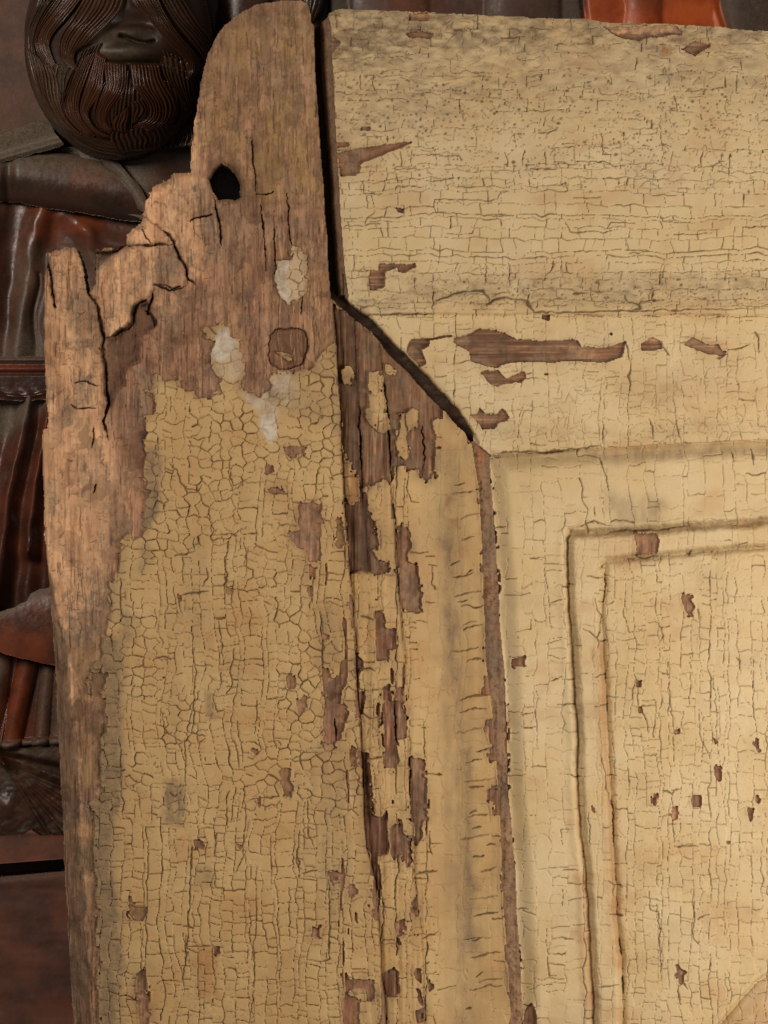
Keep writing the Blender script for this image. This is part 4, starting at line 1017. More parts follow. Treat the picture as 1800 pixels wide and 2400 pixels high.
for q, a, b in (([(500, 60), (735, 20), (760, 480), (700, 440), (600, 470), (560, 380), (480, 330), (470, 180)], .72, 45), ([(600, 200), (700, 210), (745, 440), (640, 460), (590, 400)], .85, 30), ([(600, 420), (760, 400), (765, 460), (620, 462)], .7, 12),
                ([(690, 560), (775, 560), (785, 800), (740, 830), (700, 780)], .35, 18), (T('A', [(380, 840), (570, 860), (560, 1300), (430, 1300)]), .12, 20), ([(165, 1500), (290, 1500), (290, 2420), (222, 2420), (200, 2000)], .55, 20)):
    soft(WR, q, a, b, 1.2)
WD = np.maximum(WD, WC * .95)
WD = np.maximum(WD, SPK * .6 * (is_st & (Y < 480)))
WD = np.maximum(WD, np.clip(.8 * (fbm(X, Y, 7, 22, 45, 3) - .55) * 2.2, 0, .6) * (WP > .3))
WD = np.where(is_jo, np.clip(.80 + .25 * rough, .5, 1), WD)
WG = np.where(is_jo, .9, WG)
WD = np.where(olive, .12 + .3 * rough - .1 * od, WD)
WG = np.where(olive, .95, WG)
WG += .62 * sstep(.08, .42, fbm(X, Y, 42, 74, 46, 4)) + .35 * sstep(.15, .5, fbm(X, Y, 12, 26, 47, 3))
WP *= np.clip(.9 + .7 * streak + .3 * rough, 0, 1)
WD = np.maximum(WD, .26 * sstep(.34, .7, streak) * (1 - .4 * WR) * (1 - .45 * np.clip(WP, 0, 1)))
WD = np.maximum(WD, .3 * sstep(.38, .75, fbm(X, Y, 12, 40, 48, 3)))
WR = np.maximum(WR, np.where(is_st, .9 * np.clip(nearL * 1.6, 0, 1) * sstep(-.1, .3, fbm(X, Y, 30, 44, 56, 3)), 0))
fibre = fbm(X, Y, 4.5, 90, 50, 2); fibre_h = fbm(X, Y, 130, 4.5, 51, 2)
WP = np.maximum(WP, (.45 * is_mo + .22 * is_st) * sstep(.26, .6, fibre))
WP = np.maximum(WP, .5 * sstep(.25, .6, fibre_h) * is_ra)
WD = np.maximum(WD, (.45 * is_mo + .3 * is_st) * sstep(.3, .65, -fibre))
WD = np.maximum(WD, .45 * sstep(.25, .6, -fibre_h) * (is_ra & ~olive))
pw = [voronoi(X + 14 * vnoise(X, Y, 24, 24, q) + 5 * vnoise(X, Y, 7, 7, q + 1), Y + 16 * vnoise(X, Y, 24, 24, q + 2) + 5 * vnoise(X, Y, 7, 7, q + 3), sx_, sy_, .9, .9, q) for q, sx_, sy_ in ((210, 46, 78), (220, 22, 34))]
ch = [[ihash(pw[k][1], j) for j in (1, 2, 3, 4)] for k in (0, 1)]
bare = is_st & ~P
WG = np.where(bare, WG * .55 + .42 * (ch[0][0] > .70) * (.5 + .5 * ch[1][0]) + .25 * (ch[1][1] > .8), WG)
WD = np.where(bare, np.maximum(WD, .34 * (ch[0][1] > .84) * (.4 + .6 * ch[1][2]) + .26 * (ch[1][3] > .88)), WD)
WP = np.where(bare, np.clip(WP * 1.5 * (.7 + .35 * (ch[0][2] > .25)) * (.8 + .2 * ch[1][1]), 0, 1), WP)
oth = (is_mo | is_ra | is_pa) & ~P & ~olive
WG = np.where(oth, np.maximum(WG, .7 * sstep(0, .35, fbm(X, Y, 26, 22, 62, 3))), WG)
WR = np.where(oth, np.maximum(WR, .8 * sstep(.16, .42, fbm(X, Y, 18, 16, 63, 3)) * np.clip(nearL * 1.5, 0, 1)), WR)
WD = np.where(oth, np.maximum(WD, .3 * sstep(.1, .5, fbm(X, Y, 14, 18, 64, 3))), WD)
WD = np.where(bare, np.maximum(WD, .5 * np.exp(-pw[0][0] / 1.8) * (ehash(pw[0][1], pw[0][2]) > .62) * sstep(1250, 900, Y)), WD)
PATCH_H = np.where(bare, 3.2 * (ch[0][3] - .5) * sstep(1400, 500, Y) + 1.6 * (ch[1][0] - .5), 0)
WD = np.maximum(WD, .34 * sstep(.34, .65, fbm(X, Y, 7, 11, 57, 2)) * bare)
WR *= np.clip(.75 + 1.1 * fbm(X, Y, 36, 46, 49, 4), 0, 1.1)
WR = np.where(is_ra & ~olive, .08, WR)
# shadow line beside the stile's edge, painted dark into the moulding wood
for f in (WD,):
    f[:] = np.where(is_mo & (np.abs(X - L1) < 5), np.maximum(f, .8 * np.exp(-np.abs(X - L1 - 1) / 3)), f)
WD = np.where(peg_v, np.maximum(WD, .22 + .16 * rough + .1 * fine), WD)
WD = np.maximum(WD, .6 * np.exp(-((peg_d - PEG_R) / 2.2) ** 2) * np.clip(.5 + 1.1 * vnoise(X, Y, 24, 24, 60), 0, 1) * is_st)
WP = np.where(peg_v, .3 * np.clip(rough, 0, 1), WP); WG = np.where(peg_v, .05, WG); WR = np.where(peg_v, 0, WR)

# loose fibres, scratches and short breaks in the bare wood
FIB = np.zeros((NY, NX), f32); PAL = np.zeros((NY, NX), f32)
r = rng(23)
for n in range(1500):
    px = r.uniform(100, 770) if n < 1100 else r.uniform(100, 330)
    py = r.uniform(60, 920) if n < 900 else r.uniform(560, 2400)
    if n >= 900 and py > 1300:
        px = r.uniform(118, 290)
    if n % 9 == 0 and py < 1100:
        px = r.uniform(640, 775)
    L_ = r.uniform(8, 46) if n % 4 else r.uniform(40, 130)
    dx = r.uniform(-.05, .05) * L_ + .02 * L_
    mid = (px + dx * .5 + r.uniform(-1.5, 1.5), py + L_ * .5)
    line(PAL if n % 3 == 0 else FIB, [(px, py), mid, (px + dx, py + L_)], r.uniform(.8, 1.7), r.uniform(.3, .95), .25)
for n in range(240):
    px = r.uniform(105, 480); py = r.uniform(420, 1450)
    L_ = r.uniform(6, 26)
    line(FIB, [(px, py), (px + L_ * .5, py + r.uniform(-4, 4)), (px + L_, py + r.uniform(-5, 5))], r.uniform(.8, 1.6), r.uniform(.4, .9), .4)
FIB *= bare; PAL *= bare
WD = np.maximum(WD, .8 * FIB)
WP = np.maximum(WP, .8 * PAL)

# ---- final relief
paint_t = 4.2
H += np.where(is_st & ~P, 1.6 * streak * (1 - .6 * WR) + 1.0 * streak2 + .8 * rough - .8, 0)
H += np.where(is_mo & ~P, 2.4 * streak + 1.2 * streak2 - 3.0, 0)
H += np.where(is_ra & ~P & ~olive, 1.8 * hstreak - 3.2, 0)
H += np.where(is_pa & ~P, 1.4 * streak - 2.2, 0)
H += np.where(P, paint_t + TILT * 1.15 + .45 * rough, 0)
H -= 5 * np.maximum(ln1 * (is_st | is_mo), ln2)
H += np.where(is_mo & (X < L2 + 20), 2.2 * streak2 + 1.2 * streak, 0)
H -= np.where(P, 5.2 * CR + 2.5 * SPK, 14.0 * WC + .5 * SPK)
H += np.where(is_mo & (X > L1) & (X < LC) & (Y < 1345), -9, 0)
Lf = [(460, 755), (552, 757), (565, 900), (575, 1050), (580, 1180), (600, 1210), (655, 1210), (672, 1100), (668, 900), (655, 745), (600, 748)]
flake_long = np.zeros_like(P)
fill(flake_long, T('J', [(552, 757), (600, 748), (655, 742), (668, 900), (676, 1060), (665, 1180), (648, 1212), (592, 1208), (578, 1100), (568, 950)]), True, .2)
flake_round = np.zeros_like(P)
fill(flake_round, T('J', [(462, 130), (480, 80), (520, 55), (560, 55), (600, 80), (608, 215), (540, 228), (480, 215)]), True, .2)
P |= (flake_long | flake_round)
for fl in (flake_long, flake_round):
    H += np.where(fl, 5.0, 0)
near2 = blur(P, 3)
H += np.where(P & (near2 < .97), 5.5 * (1 - near2) * np.clip(.6 + vnoise(X, Y, 30, 30, 65), 0, 1.4), 0)
# raised lips where the paint of the rail has lifted along its ridge
for pts in ([(1050, 190), (1150, 150), (1240, 115), (1330, 110), (1430, 100)], [(1460, 210), (1500, 185), (1560, 165), (1659, 160)]):
    q = T('D', pts)
    s = win(q, 26)
    d, _ = seg_dist(X[s], Y[s] - 7, q)
    H[s] += np.where(P[s] & is_ra[s], 5 * np.exp(-(d / 8) ** 2), 0)
# broken corner: torn layers step down towards the left
DEEP = T('Q', [(820, 975), (900, 922), (990, 872), (1030, 825), (1045, 710), (1130, 680), (1165, 720), (1180, 790), (1210, 850), (1190, 900), (1080, 950), (1090, 1160), (980, 1200), (960, 1330), (900, 1400), (870, 1500), (830, 1500), (815, 1200)])
deep = np.zeros((NY, NX), f32); soft(deep, DEEP, 1.0, 4, .6)
H -= np.where(is_st, deep * (15 + 5 * rough), 0)
lay = np.zeros((NY, NX), f32); soft(lay, T('Q', [(735, 545), (735, 400), (850, 320), (985, 258), (1240, 240), (1345, 250), (1400, 350), (1440, 420), (1455, 500), (1400, 565), (1320, 605), (1250, 572), (1195, 548), (1150, 700), (1040, 730), (1030, 825), (990, 872), (820, 972), (800, 900), (770, 760), (700, 625)]), 1.0, 2.5, .6)
H += np.where(is_st, 9 * lay, 0)
lay2 = np.zeros((NY, NX), f32); soft(lay2, T('Q', [(980, 258), (960, 100), (1100, 0), (1260, 130), (1330, 180), (1370, 280), (1345, 250), (1240, 240)]), 1.0, 2.5, .6)
H -= np.where(is_st, 8 * lay2 * (1 - lay) + 0, 0)
notch = np.zeros((NY, NX), f32); soft(notch, T('Q', [(640, 360), (700, 300), (850, 300), (980, 250), (850, 335), (740, 440), (735, 545), (700, 600), (690, 622)]), 1.0, 4, .3)
H -= np.where(is_st, 26 * notch, 0)
lstrip = np.zeros((NY, NX), f32); soft(lstrip, T('Q', [(330, 300), (370, 300), (425, 690), (440, 735), (425, 740), (360, 500), (340, 1000), (320, 1000)]), 1.0, 3, .3)
H -= np.where(is_st, 12 * lstrip, 0)
ragged = sstep(620, 300, Y) * sstep(470, 380, X) + sstep(1000, 600, Y) * sstep(260, 140, X) * .6
H += np.where(is_st & ~P, 4 * ragged * fibre + 6 * ragged * rough + 2.2 * ragged * fbm(X, Y, 7, 9, 58, 2) + PATCH_H * (.6 + 1.4 * ragged) - 2.4 * FIB + 1.2 * PAL, 0)
# rim of the hole worn round
dh, _ = seg_dist(X[win(HOLE, 60)], Y[win(HOLE, 60)], HOLE + [HOLE[0]])
s = win(HOLE, 60)
H[s] -= np.where(is_st[s], 22 * np.exp(-dh / 7) * sstep(500, 560, X[s] + (Y[s] - 400) * -.3 + 0), 0) + 7 * np.exp(-dh / 6)
WD[s] = np.maximum(WD[s], np.where(is_st[s], .22 * np.exp(-dh / 9) * sstep(505, 550, X[s]), 0))
WG[s] = np.maximum(WG[s], np.where(is_st[s], .9 * np.exp(-dh / 12) * sstep(505, 550, X[s]), 0))
H += np.where(peg_v, -3 + 1.5 * rough - 6 * np.exp(-((peg_d - PEG_R) / 3) ** 2), 0)
# thin fringe of the outer edge of the board, worn round
H = np.clip(H, -165, 24).astype(f32)

PAINT_WEAR_SHADE = np.stack([np.clip(PD, 0, 1), np.clip(PG, 0, 1), np.clip(PP, 0, 1), np.clip(PW, 0, 1)], -1).astype(f32)
WOOD_WEAR_SHADE = np.stack([np.clip(WD, 0, 1), np.clip(WG, 0, 1), np.clip(WP, 0, 1), np.clip(WR, 0, 1)], -1).astype(f32)

# ---- cut the relief into its parts
kf = keep_v[:-1, :-1] & keep_v[1:, :-1] & keep_v[:-1, 1:] & keep_v[1:, 1:]
partF = PART[:-1, :-1].copy()
paintF = P[:-1, :-1]
partF[partF == 5] = 2
pegF = peg_v[:-1, :-1]
VX = np.stack(W(X, Y, H), -1).astype(f32)
jF, iF = np.where(kf)
code = partF[jF, iF].astype(np.int64) * 2 + paintF[jF, iF]
fid = np.zeros(len(jF), np.int64)           # plates of paint singled out
v00 = jF * NX + iF
quadF = np.stack([v00 + NX, v00 + NX + 1, v00 + 1, v00], -1)
VXf = VX.reshape(-1, 3)

door = empty('painted_door', W(900, 2850, -50), 'weathered wooden door corner with cracked yellow paint, round hole and broken upper edge', 'door')

def part_mesh(name, sel, mat, wear_shade, parent, skirt=None):
    q = quadF[sel]
    used = np.unique(q)
    inv = np.searchsorted(used, q)
    vs_ = VXf[used]
    wr = wear_shade.reshape(-1, 4)[used]
    if skirt is not None and len(skirt):
        a, b = skirt[:, 0], skirt[:, 1]
        n0 = len(vs_)
        su = np.unique(skirt)
        bk = VXf[su].copy()
        top = VXf[su]
        mid = top.copy()
        mid[:, 1] = top[:, 1] * .4 + 110 * S * .6
        bk[:, 1] = 110 * S
        rr = rng(3)
        wj = np.tile(np.array([[.25, .75, .1, .1]], f32), (len(su), 1))
        wj[:, 0] += .25 * rr.random(len(su)).astype(f32)
        vs_ = np.concatenate([vs_, top, mid, bk])
        wr = np.concatenate([wr, wj, wj, wj])
        n = len(su)
        ia_, ib_ = np.searchsorted(su, a) + n0, np.searchsorted(su, b) + n0
        s1 = np.stack([ia_, ib_, ib_ + n, ia_ + n], -1)
        s2 = np.stack([ia_ + n, ib_ + n, ib_ + 2 * n, ia_ + 2 * n], -1)
        inv = np.concatenate([inv, s1, s2])
    return mesh_object(name, vs_, inv, mat, parent, wr)

# skirts: every open border runs back to the rear face
kp = np.pad(kf, 1)
sk = []
skp = []
for dj, di, a, b in ((-1, 0, (0, 0), (0, 1)), (1, 0, (1, 1), (1, 0)), (0, -1, (1, 0), (0, 0)), (0, 1, (0, 1), (1, 1))):
    nb = kp[1 + dj:kp.shape[0] - 1 + dj, 1 + di:kp.shape[1] - 1 + di]
    jj, ii = np.where(kf & ~nb)
    sk.append(np.stack([(jj + a[0]) * NX + ii + a[1], (jj + b[0]) * NX + ii + b[1]], -1))
    skp.append(partF[jj, ii])
sk = np.concatenate(sk)[:, ::-1]
skp = np.concatenate(skp)

# plates of paint on the stile: the largest cells of the crackle
cellF = CELL[:-1, :-1][jF, iF]
offset = np.where((st_dn[:-1, :-1])[jF, iF], 1 << 22, 0)
cid = np.where((code == 1) & (cellF >= 0), cellF + offset, -1)
inframe = (X[:-1, :-1][jF, iF] < 1800) & (Y[:-1, :-1][jF, iF] < 2400)
ids, cnt = np.unique(cid[(cid >= 0) & inframe], return_counts=True)
order = np.argsort(-cnt)
plates = ids[order[:255]]
# loose islands of paint on the moulding
isl = np.zeros((NY, NX), np.int16)
for k, q in enumerate(ISL):
    fill(isl, q, k + 1, .4)
isl[flake_long] = 20
isl[flake_round] = 21
islF = np.where(code == 3, isl[:-1, :-1][jF, iF], 0)

MATS = {0: M_WOOD_V, 1: M_WOOD_DK, 2: M_WOOD_H, 3: M_WOOD_V, 4: M_STRIP}
NAMES = {0: 'stile', 1: 'moulding', 2: 'rail', 3: 'panel', 4: 'edge_strip'}
PMAT = {0: M_PAINT_STILE, 1: M_PAINT_STILE, 2: M_PAINT_RAIL, 3: M_PAINT_RAIL}
splF = np.zeros((NY, NX), np.int8)
fill(splF, T('Q', [(300, 200), (640, 230), (690, 622), (720, 660), (758, 710), (775, 770), (790, 850), (805, 960), (800, 1050), (815, 1200), (820, 1320), (840, 1450), (845, 1500), (820, 1560), (800, 1640), (560, 1680), (300, 1680)]), 1, .5)
fill(splF, T('Q', [(735, 545), (735, 400), (850, 320), (985, 258), (1240, 240), (1345, 250), (1400, 350), (1440, 420), (1455, 500), (1400, 565), (1320, 605), (1250, 572), (1195, 548), (1150, 700), (1040, 730), (1030, 825), (990, 872), (820, 972), (800, 900), (770, 760), (700, 625)]), 2, .5)
fill(splF, T('Q', [(980, 258), (900, 100), (1100, -60), (1260, 130), (1330, 180), (1370, 280), (1345, 250), (1240, 240)]), 3, .5)
splFF = splF[:-1, :-1][jF, iF]
pegFF = pegF[jF, iF]
sk_spl = splF.ravel()[sk[:, 0]]

plate_set = np.isin(cid, plates)
def islands(idx):
    """split a set of faces into pieces that hang together, largest first"""
    left = {(int(jF[k]), int(iF[k])): k for k in idx}
    out = []
    while left:
        q = [next(iter(left))]
        got = [left.pop(q[0])]
        while q:
            j, i = q.pop()
            for d in ((1, 0), (-1, 0), (0, 1), (0, -1)):
                k = left.pop((j + d[0], i + d[1]), None)
                if k is not None:
                    got.append(k)
                    q.append((j + d[0], i + d[1]))
        out.append(np.array(got))
    return sorted(out, key=len, reverse=True)
bare_faces = {}
main_wood = {}
crumbs = {}
for p in (0, 1, 2, 3):
    sel = code == 2 * p
    if p == 0:
        sel &= (splFF == 0) & ~pegFF
    pcs = islands(np.where(sel)[0])
    big = [q for q in pcs[1:] if len(q) > 110]
    bare_faces[p] = big
    keep_ = sel.copy()
    for q in pcs[1:]:
        keep_[q] = False
    crumbs[p] = np.concatenate([q for q in pcs[1:] if len(q) <= 110] or [np.zeros(0, np.int64)]).astype(np.int64)
    main_wood[p] = keep_
sidx = np.where(plate_set)[0]
sidx = sidx[np.argsort(cid[sidx], kind='stable')]
isl_faces = []
for k in np.unique(islF[islF > 0]):
    for grp in islands(np.where(islF == k)[0]):
        if len(grp) > 25:
            isl_faces.append(grp)
        else:
            islF[grp] = 0
plate_faces = []
for grp in np.split(sidx, np.where(np.diff(cid[sidx]))[0] + 1):
    pieces = islands(grp)
    plate_faces.append(pieces[0])
    for p_ in pieces[1:]:
        plate_set[p_] = False
stile = part_mesh('stile', main_wood[0], M_WOOD_V, WOOD_WEAR_SHADE, door, sk[(skp == 0) & (sk_spl == 0)])
stile['label'] = 'bare brown stile of the door, broken away at its upper left'
peg = part_mesh('peg', (code == 0) & pegFF, M_WOOD_DK, WOOD_WEAR_SHADE, door)
peg['label'] = 'round wooden peg let into the stile'
for k, lab in ((1, 'long split strip at the left edge of the stile'), (2, 'pale splintered plate under the broken edge'), (3, 'torn ledge of raw wood below the hole')):
    o = part_mesh('splinter', (code == 0) & (splFF == k) & ~pegFF, M_WOOD_V, WOOD_WEAR_SHADE, stile, sk[(skp == 0) & (sk_spl == k)])
    o['label'] = lab
roots = {0: stile}
for p in (1, 2, 3, 4):
    sel = main_wood[p] if p != 4 else ((code == 8) | (code == 9))
    roots[p] = part_mesh(NAMES[p], sel, MATS[p], WOOD_WEAR_SHADE, door, sk[skp == p])
for p in (0, 1, 2, 3):
    for q in bare_faces[p]:
        part_mesh('bare_patch', q, MATS[p], WOOD_WEAR_SHADE, roots[p])
    if len(crumbs[p]):
        part_mesh('bare_specks', crumbs[p], MATS[p], WOOD_WEAR_SHADE, roots[p])['kind'] = 'stuff'
for p in (0, 1, 2, 3):
    sel = (code == 2 * p + 1)
    if p == 0:
        sel &= ~plate_set
    if p == 1:
        sel &= islF == 0
    o = part_mesh('paint_coat', sel, PMAT[p], PAINT_WEAR_SHADE, roots[p])
    o['kind'] = 'stuff'
for grp in plate_faces:
    part_mesh('paint_flake', grp, M_PAINT_STILE, PAINT_WEAR_SHADE, stile)
for grp in isl_faces:
    part_mesh('paint_flake', grp, M_PAINT_STILE, PAINT_WEAR_SHADE, roots[1])

# ================================================================ THE CARVINGS BEHIND
def relief(name, poly, hfun, wfun, mat, parent, nominal, step=1.6, back=-470, warp=2.0, label=None, shear=0.0):
    """a carved piece: a relief surface inside an outline, closed down to its ground"""
    a = np.array(poly, float)
    gx = np.arange(a[:, 0].min() - step, a[:, 0].max() + 2 * step, step)
    gy = np.arange(a[:, 1].min() - step, a[:, 1].max() + 2 * step, step)
    if shear:
        gy = np.arange(a[:, 1].min() - 60, a[:, 1].max() + 60, step)
    x, y = np.meshgrid(gx, gy)
    y = y + shear * x
    wx = vnoise(x, y, 17, 17, 71) * warp
    wy = vnoise(x, y, 17, 17, 72) * warp
    m = in_poly(x + wx, y + wy, poly)
    h = hfun(x, y)
    h = h + .8 * fbm(x, y, 40, 40, 73, 2) + .3 * fbm(x, y, 9, 9, 74, 2)
    wr = wfun(x, y)
    kf = m[:-1, :-1] & m[1:, :-1] & m[:-1, 1:] & m[1:, 1:]
    nx = len(gx)
    jj, ii = np.where(kf)
    v = jj * nx + ii
    q = np.stack([v + nx, v + nx + 1, v + 1, v], -1)
    kp = np.pad(kf, 1)
    e = []
    for dj, di, p0, p1 in ((-1, 0, (0, 0), (0, 1)), (1, 0, (1, 1), (1, 0)), (0, -1, (1, 0), (0, 0)), (0, 1, (0, 1), (1, 1))):
        nb = kp[1 + dj:kp.shape[0] - 1 + dj, 1 + di:kp.shape[1] - 1 + di]
        j2, i2 = np.where(kf & ~nb)
        e.append(np.stack([(j2 + p1[0]) * nx + i2 + p1[1], (j2 + p0[0]) * nx + i2 + p0[1]], -1))
    e = np.concatenate(e)
    k = 1 - nominal / CAM_D
    co = np.stack(W(900 + (x - 900) * k, 1200 + (y - 1200) * k, h), -1).reshape(-1, 3)
    N = len(co)
    bk = co.copy()
    bk[:, 1] = np.maximum(co[:, 1] + 2 * S, -back * S)
    skq = np.stack([e[:, 0], e[:, 1], e[:, 1] + N, e[:, 0] + N], -1)
    quads = np.concatenate([q, skq])
    co = np.concatenate([co, bk])
    wr = np.stack([np.broadcast_to(c, x.shape) for c in wr] + [np.ones(x.shape)], -1).reshape(-1, 4)
    wr = np.concatenate([wr, wr])
    used = np.unique(quads)
    o = mesh_object(name, co[used], np.searchsorted(used, quads), mat, parent, np.clip(wr[used], 0, 1))
    if label:
        o['label'] = label
    return o

def fold(x, y, pts, rad, power=.5):
    d, _ = seg_dist(x, y, pts)
    return rad * np.clip(1 - (d / rad) ** 2, 0, 1) ** power

back_board = empty('back_board', W(900, 2100, -470), 'dull brown-purple back board behind the bearded carving', 'board')
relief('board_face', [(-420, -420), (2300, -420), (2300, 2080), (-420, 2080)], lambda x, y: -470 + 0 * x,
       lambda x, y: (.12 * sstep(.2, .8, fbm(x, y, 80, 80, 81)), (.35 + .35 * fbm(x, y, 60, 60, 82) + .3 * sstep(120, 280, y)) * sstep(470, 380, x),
                     .85 * sstep(380, 460, x)), M_BOARD, back_board, -470, step=14, back=-500)  # right part painted dark for the shadow it stands in

fig = empty('carved_figure', W(200, 1950, -420), 'dark carved wooden figure with curly beard and folded robe beside the door', 'carving')

# ---- head, beard and moustache
HC, HR = (268, 80), (226, 284)
def dome(x, y):
    r2 = ((x - HC[0]) / HR[0]) ** 2 + ((y - HC[1]) / HR[1]) ** 2
    h = -345 + 165 * np.sqrt(np.clip(1 - r2, 0, 1)) ** .8
    h = h + 22 * np.exp(-(((x - 302) / 74) ** 2 + ((y - 232) / 46) ** 2))          # the beard swells below the lip
    h = h + 12 * np.exp(-(((x - 190) / 60) ** 2 + ((y - 70) / 40) ** 2)) + 10 * np.exp(-(((x - 400) / 50) ** 2 + ((y - 80) / 40) ** 2))
    return h
def zx(v): return 20 + v * .2893
def zy(v): return v * .2893
mouth = T('Z', [(905, 290), (960, 305), (1040, 335), (1110, 345), (1175, 335)])
def head_h(x, y):
    h = dome(x, y) - 6
    h -= 16 * np.exp(-(((x - zx(1010)) / 62) ** 2 + ((y - zy(235)) / 34) ** 2) ** 2)       # hollow below the nose
    h += 13 * np.exp(-(((x - zx(1010)) / 50) ** 2 + ((y - zy(262)) / 17) ** 2) ** 1.5)      # upper lip
    d, t = seg_dist(x, y, mouth)
    h -= 24 * np.exp(-((d - 0) / 3.4) ** 2) * (y > 0)
    h += 20 * np.exp(-(((x - zx(1005)) / 62) ** 2 + ((y - zy(430)) / 20) ** 2) ** 1.5)      # lower lip
    h += 2 * np.exp(-(((x - zx(985)) / 10) ** 2 + ((y + 10) / 40) ** 2))                   # nose
    h -= 6 * np.exp(-((y - zy(512 - .0009 * (1000 - 0) * 0)) / 5) ** 2) * (np.abs(x - zx(1000)) < 70)
    return h
hp_ = [(HC[0] + HR[0] * math.cos(a) * .995, HC[1] + HR[1] * math.sin(a) * .995) for a in np.linspace(0, 2 * math.pi, 64, endpoint=False)]
relief('head', hp_, head_h, lambda x, y: (.06 + 0 * x, .4 * np.exp(-(((x - zx(930)) / 75) ** 2 + ((y - zy(380)) / 40) ** 2) ** 2) + .5 * sstep(zx(600), zx(200), x) * sstep(zy(500), zy(800), y), 
        .5 + 0 * x),
       M_SKIN, fig, -200, step=2.0, back=-460, warp=0)

def resample(pts, n):
    p = np.array(pts, float)
    for _ in range(3):                       # Chaikin smoothing
        q = np.empty((2 * len(p), 2))
        q[0], q[-1] = p[0], p[-1]
        q[1:-1:2] = p[:-1] * .75 + p[1:] * .25
        q[2:-1:2] = p[:-1] * .25 + p[1:] * .75
        p = q
    L = np.r_[0, np.cumsum(np.hypot(*np.diff(p, axis=0).T))]
    t = np.linspace(0, L[-1], n)
    return np.stack([np.interp(t, L, p[:, 0]), np.interp(t, L, p[:, 1])], -1)

def lock(left, right, n0, bulge, lift, hfun=dome, name='hair_lock', amp=7.0, wear_shade=(.1, .0, .1), nv=70, parent=fig, nominal=-200, mat=None, seed=0, fadein=.03, fadeout=.06):
    a, b = resample(left, nv), resample(right, nv)
    n = max(3, int(round(n0 * .72)))
    per = 8
    nu = n * per + 1
    u = np.linspace(0, 1, nu)[None, :]
    v = np.linspace(0, 1, nv)[:, None]
    uu = u + .18 / n * np.sin(v * 7 + seed) * np.sin(math.pi * u)
    width = np.hypot(b[:, 0] - a[:, 0], b[:, 1] - a[:, 1])[:, None]
    uw = u + np.clip(3.2 / np.maximum(width, 6), 0, .12) * np.sin(v * 8.5 + seed * 1.7 + 2.2 * u) * np.sin(math.pi * v) * np.sin(math.pi * u) * (1 + .5 * np.sin(u * 17 + seed))
    x = a[:, :1] * (1 - uw) + b[:, :1] * uw
    y = a[:, 1:] * (1 - uw) + b[:, 1:] * uw
    bulge, lift = bulge * .55, lift * .6
    am = amp * np.clip(width / (n * 7.0), .25, 1.3)
    ridge = np.abs(np.sin(math.pi * n * uu)) ** .65
    r = rng(seed + 50)
    vary = np.repeat(r.uniform(.55, 1.25, n), per)[None, :]
    vary = np.concatenate([vary, vary[:, -1:]], 1)
    prof = np.sin(math.pi * np.clip(u, 0, 1)) ** .6
    ends = sstep(0, fadein, v) * (1 - .85 * sstep(1 - fadeout, 1, v))
    h = hfun(x, y) + lift - 3 + (bulge + 3) * prof * ends + am * ridge * vary * ends
    # edges tuck into the head
    k = 1 - nominal / CAM_D
    co = np.stack(W(900 + (x - 900) * k, 1200 + (y - 1200) * k, h), -1).reshape(-1, 3)
    idx = (np.arange(nv - 1)[:, None] * nu + np.arange(nu - 1)[None, :]).ravel()
    q = np.stack([idx + nu, idx + nu + 1, idx + 1, idx], -1)
    if a[0, 0] > b[0, 0] or (a[0, 0] == b[0, 0]):
        q = q[:, ::-1]
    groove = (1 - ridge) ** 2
    w = np.stack([np.full(x.shape, wear_shade[0]) + 0 * x, wear_shade[1] * (.55 + .6 * groove), wear_shade[2] + .8 * groove, np.ones(x.shape)], -1).reshape(-1, 4)  # grooves between strands painted darker, deepening their shade
    return mesh_object(name, co, q, mat or M_HAIR, parent, np.clip(w, 0, 1))

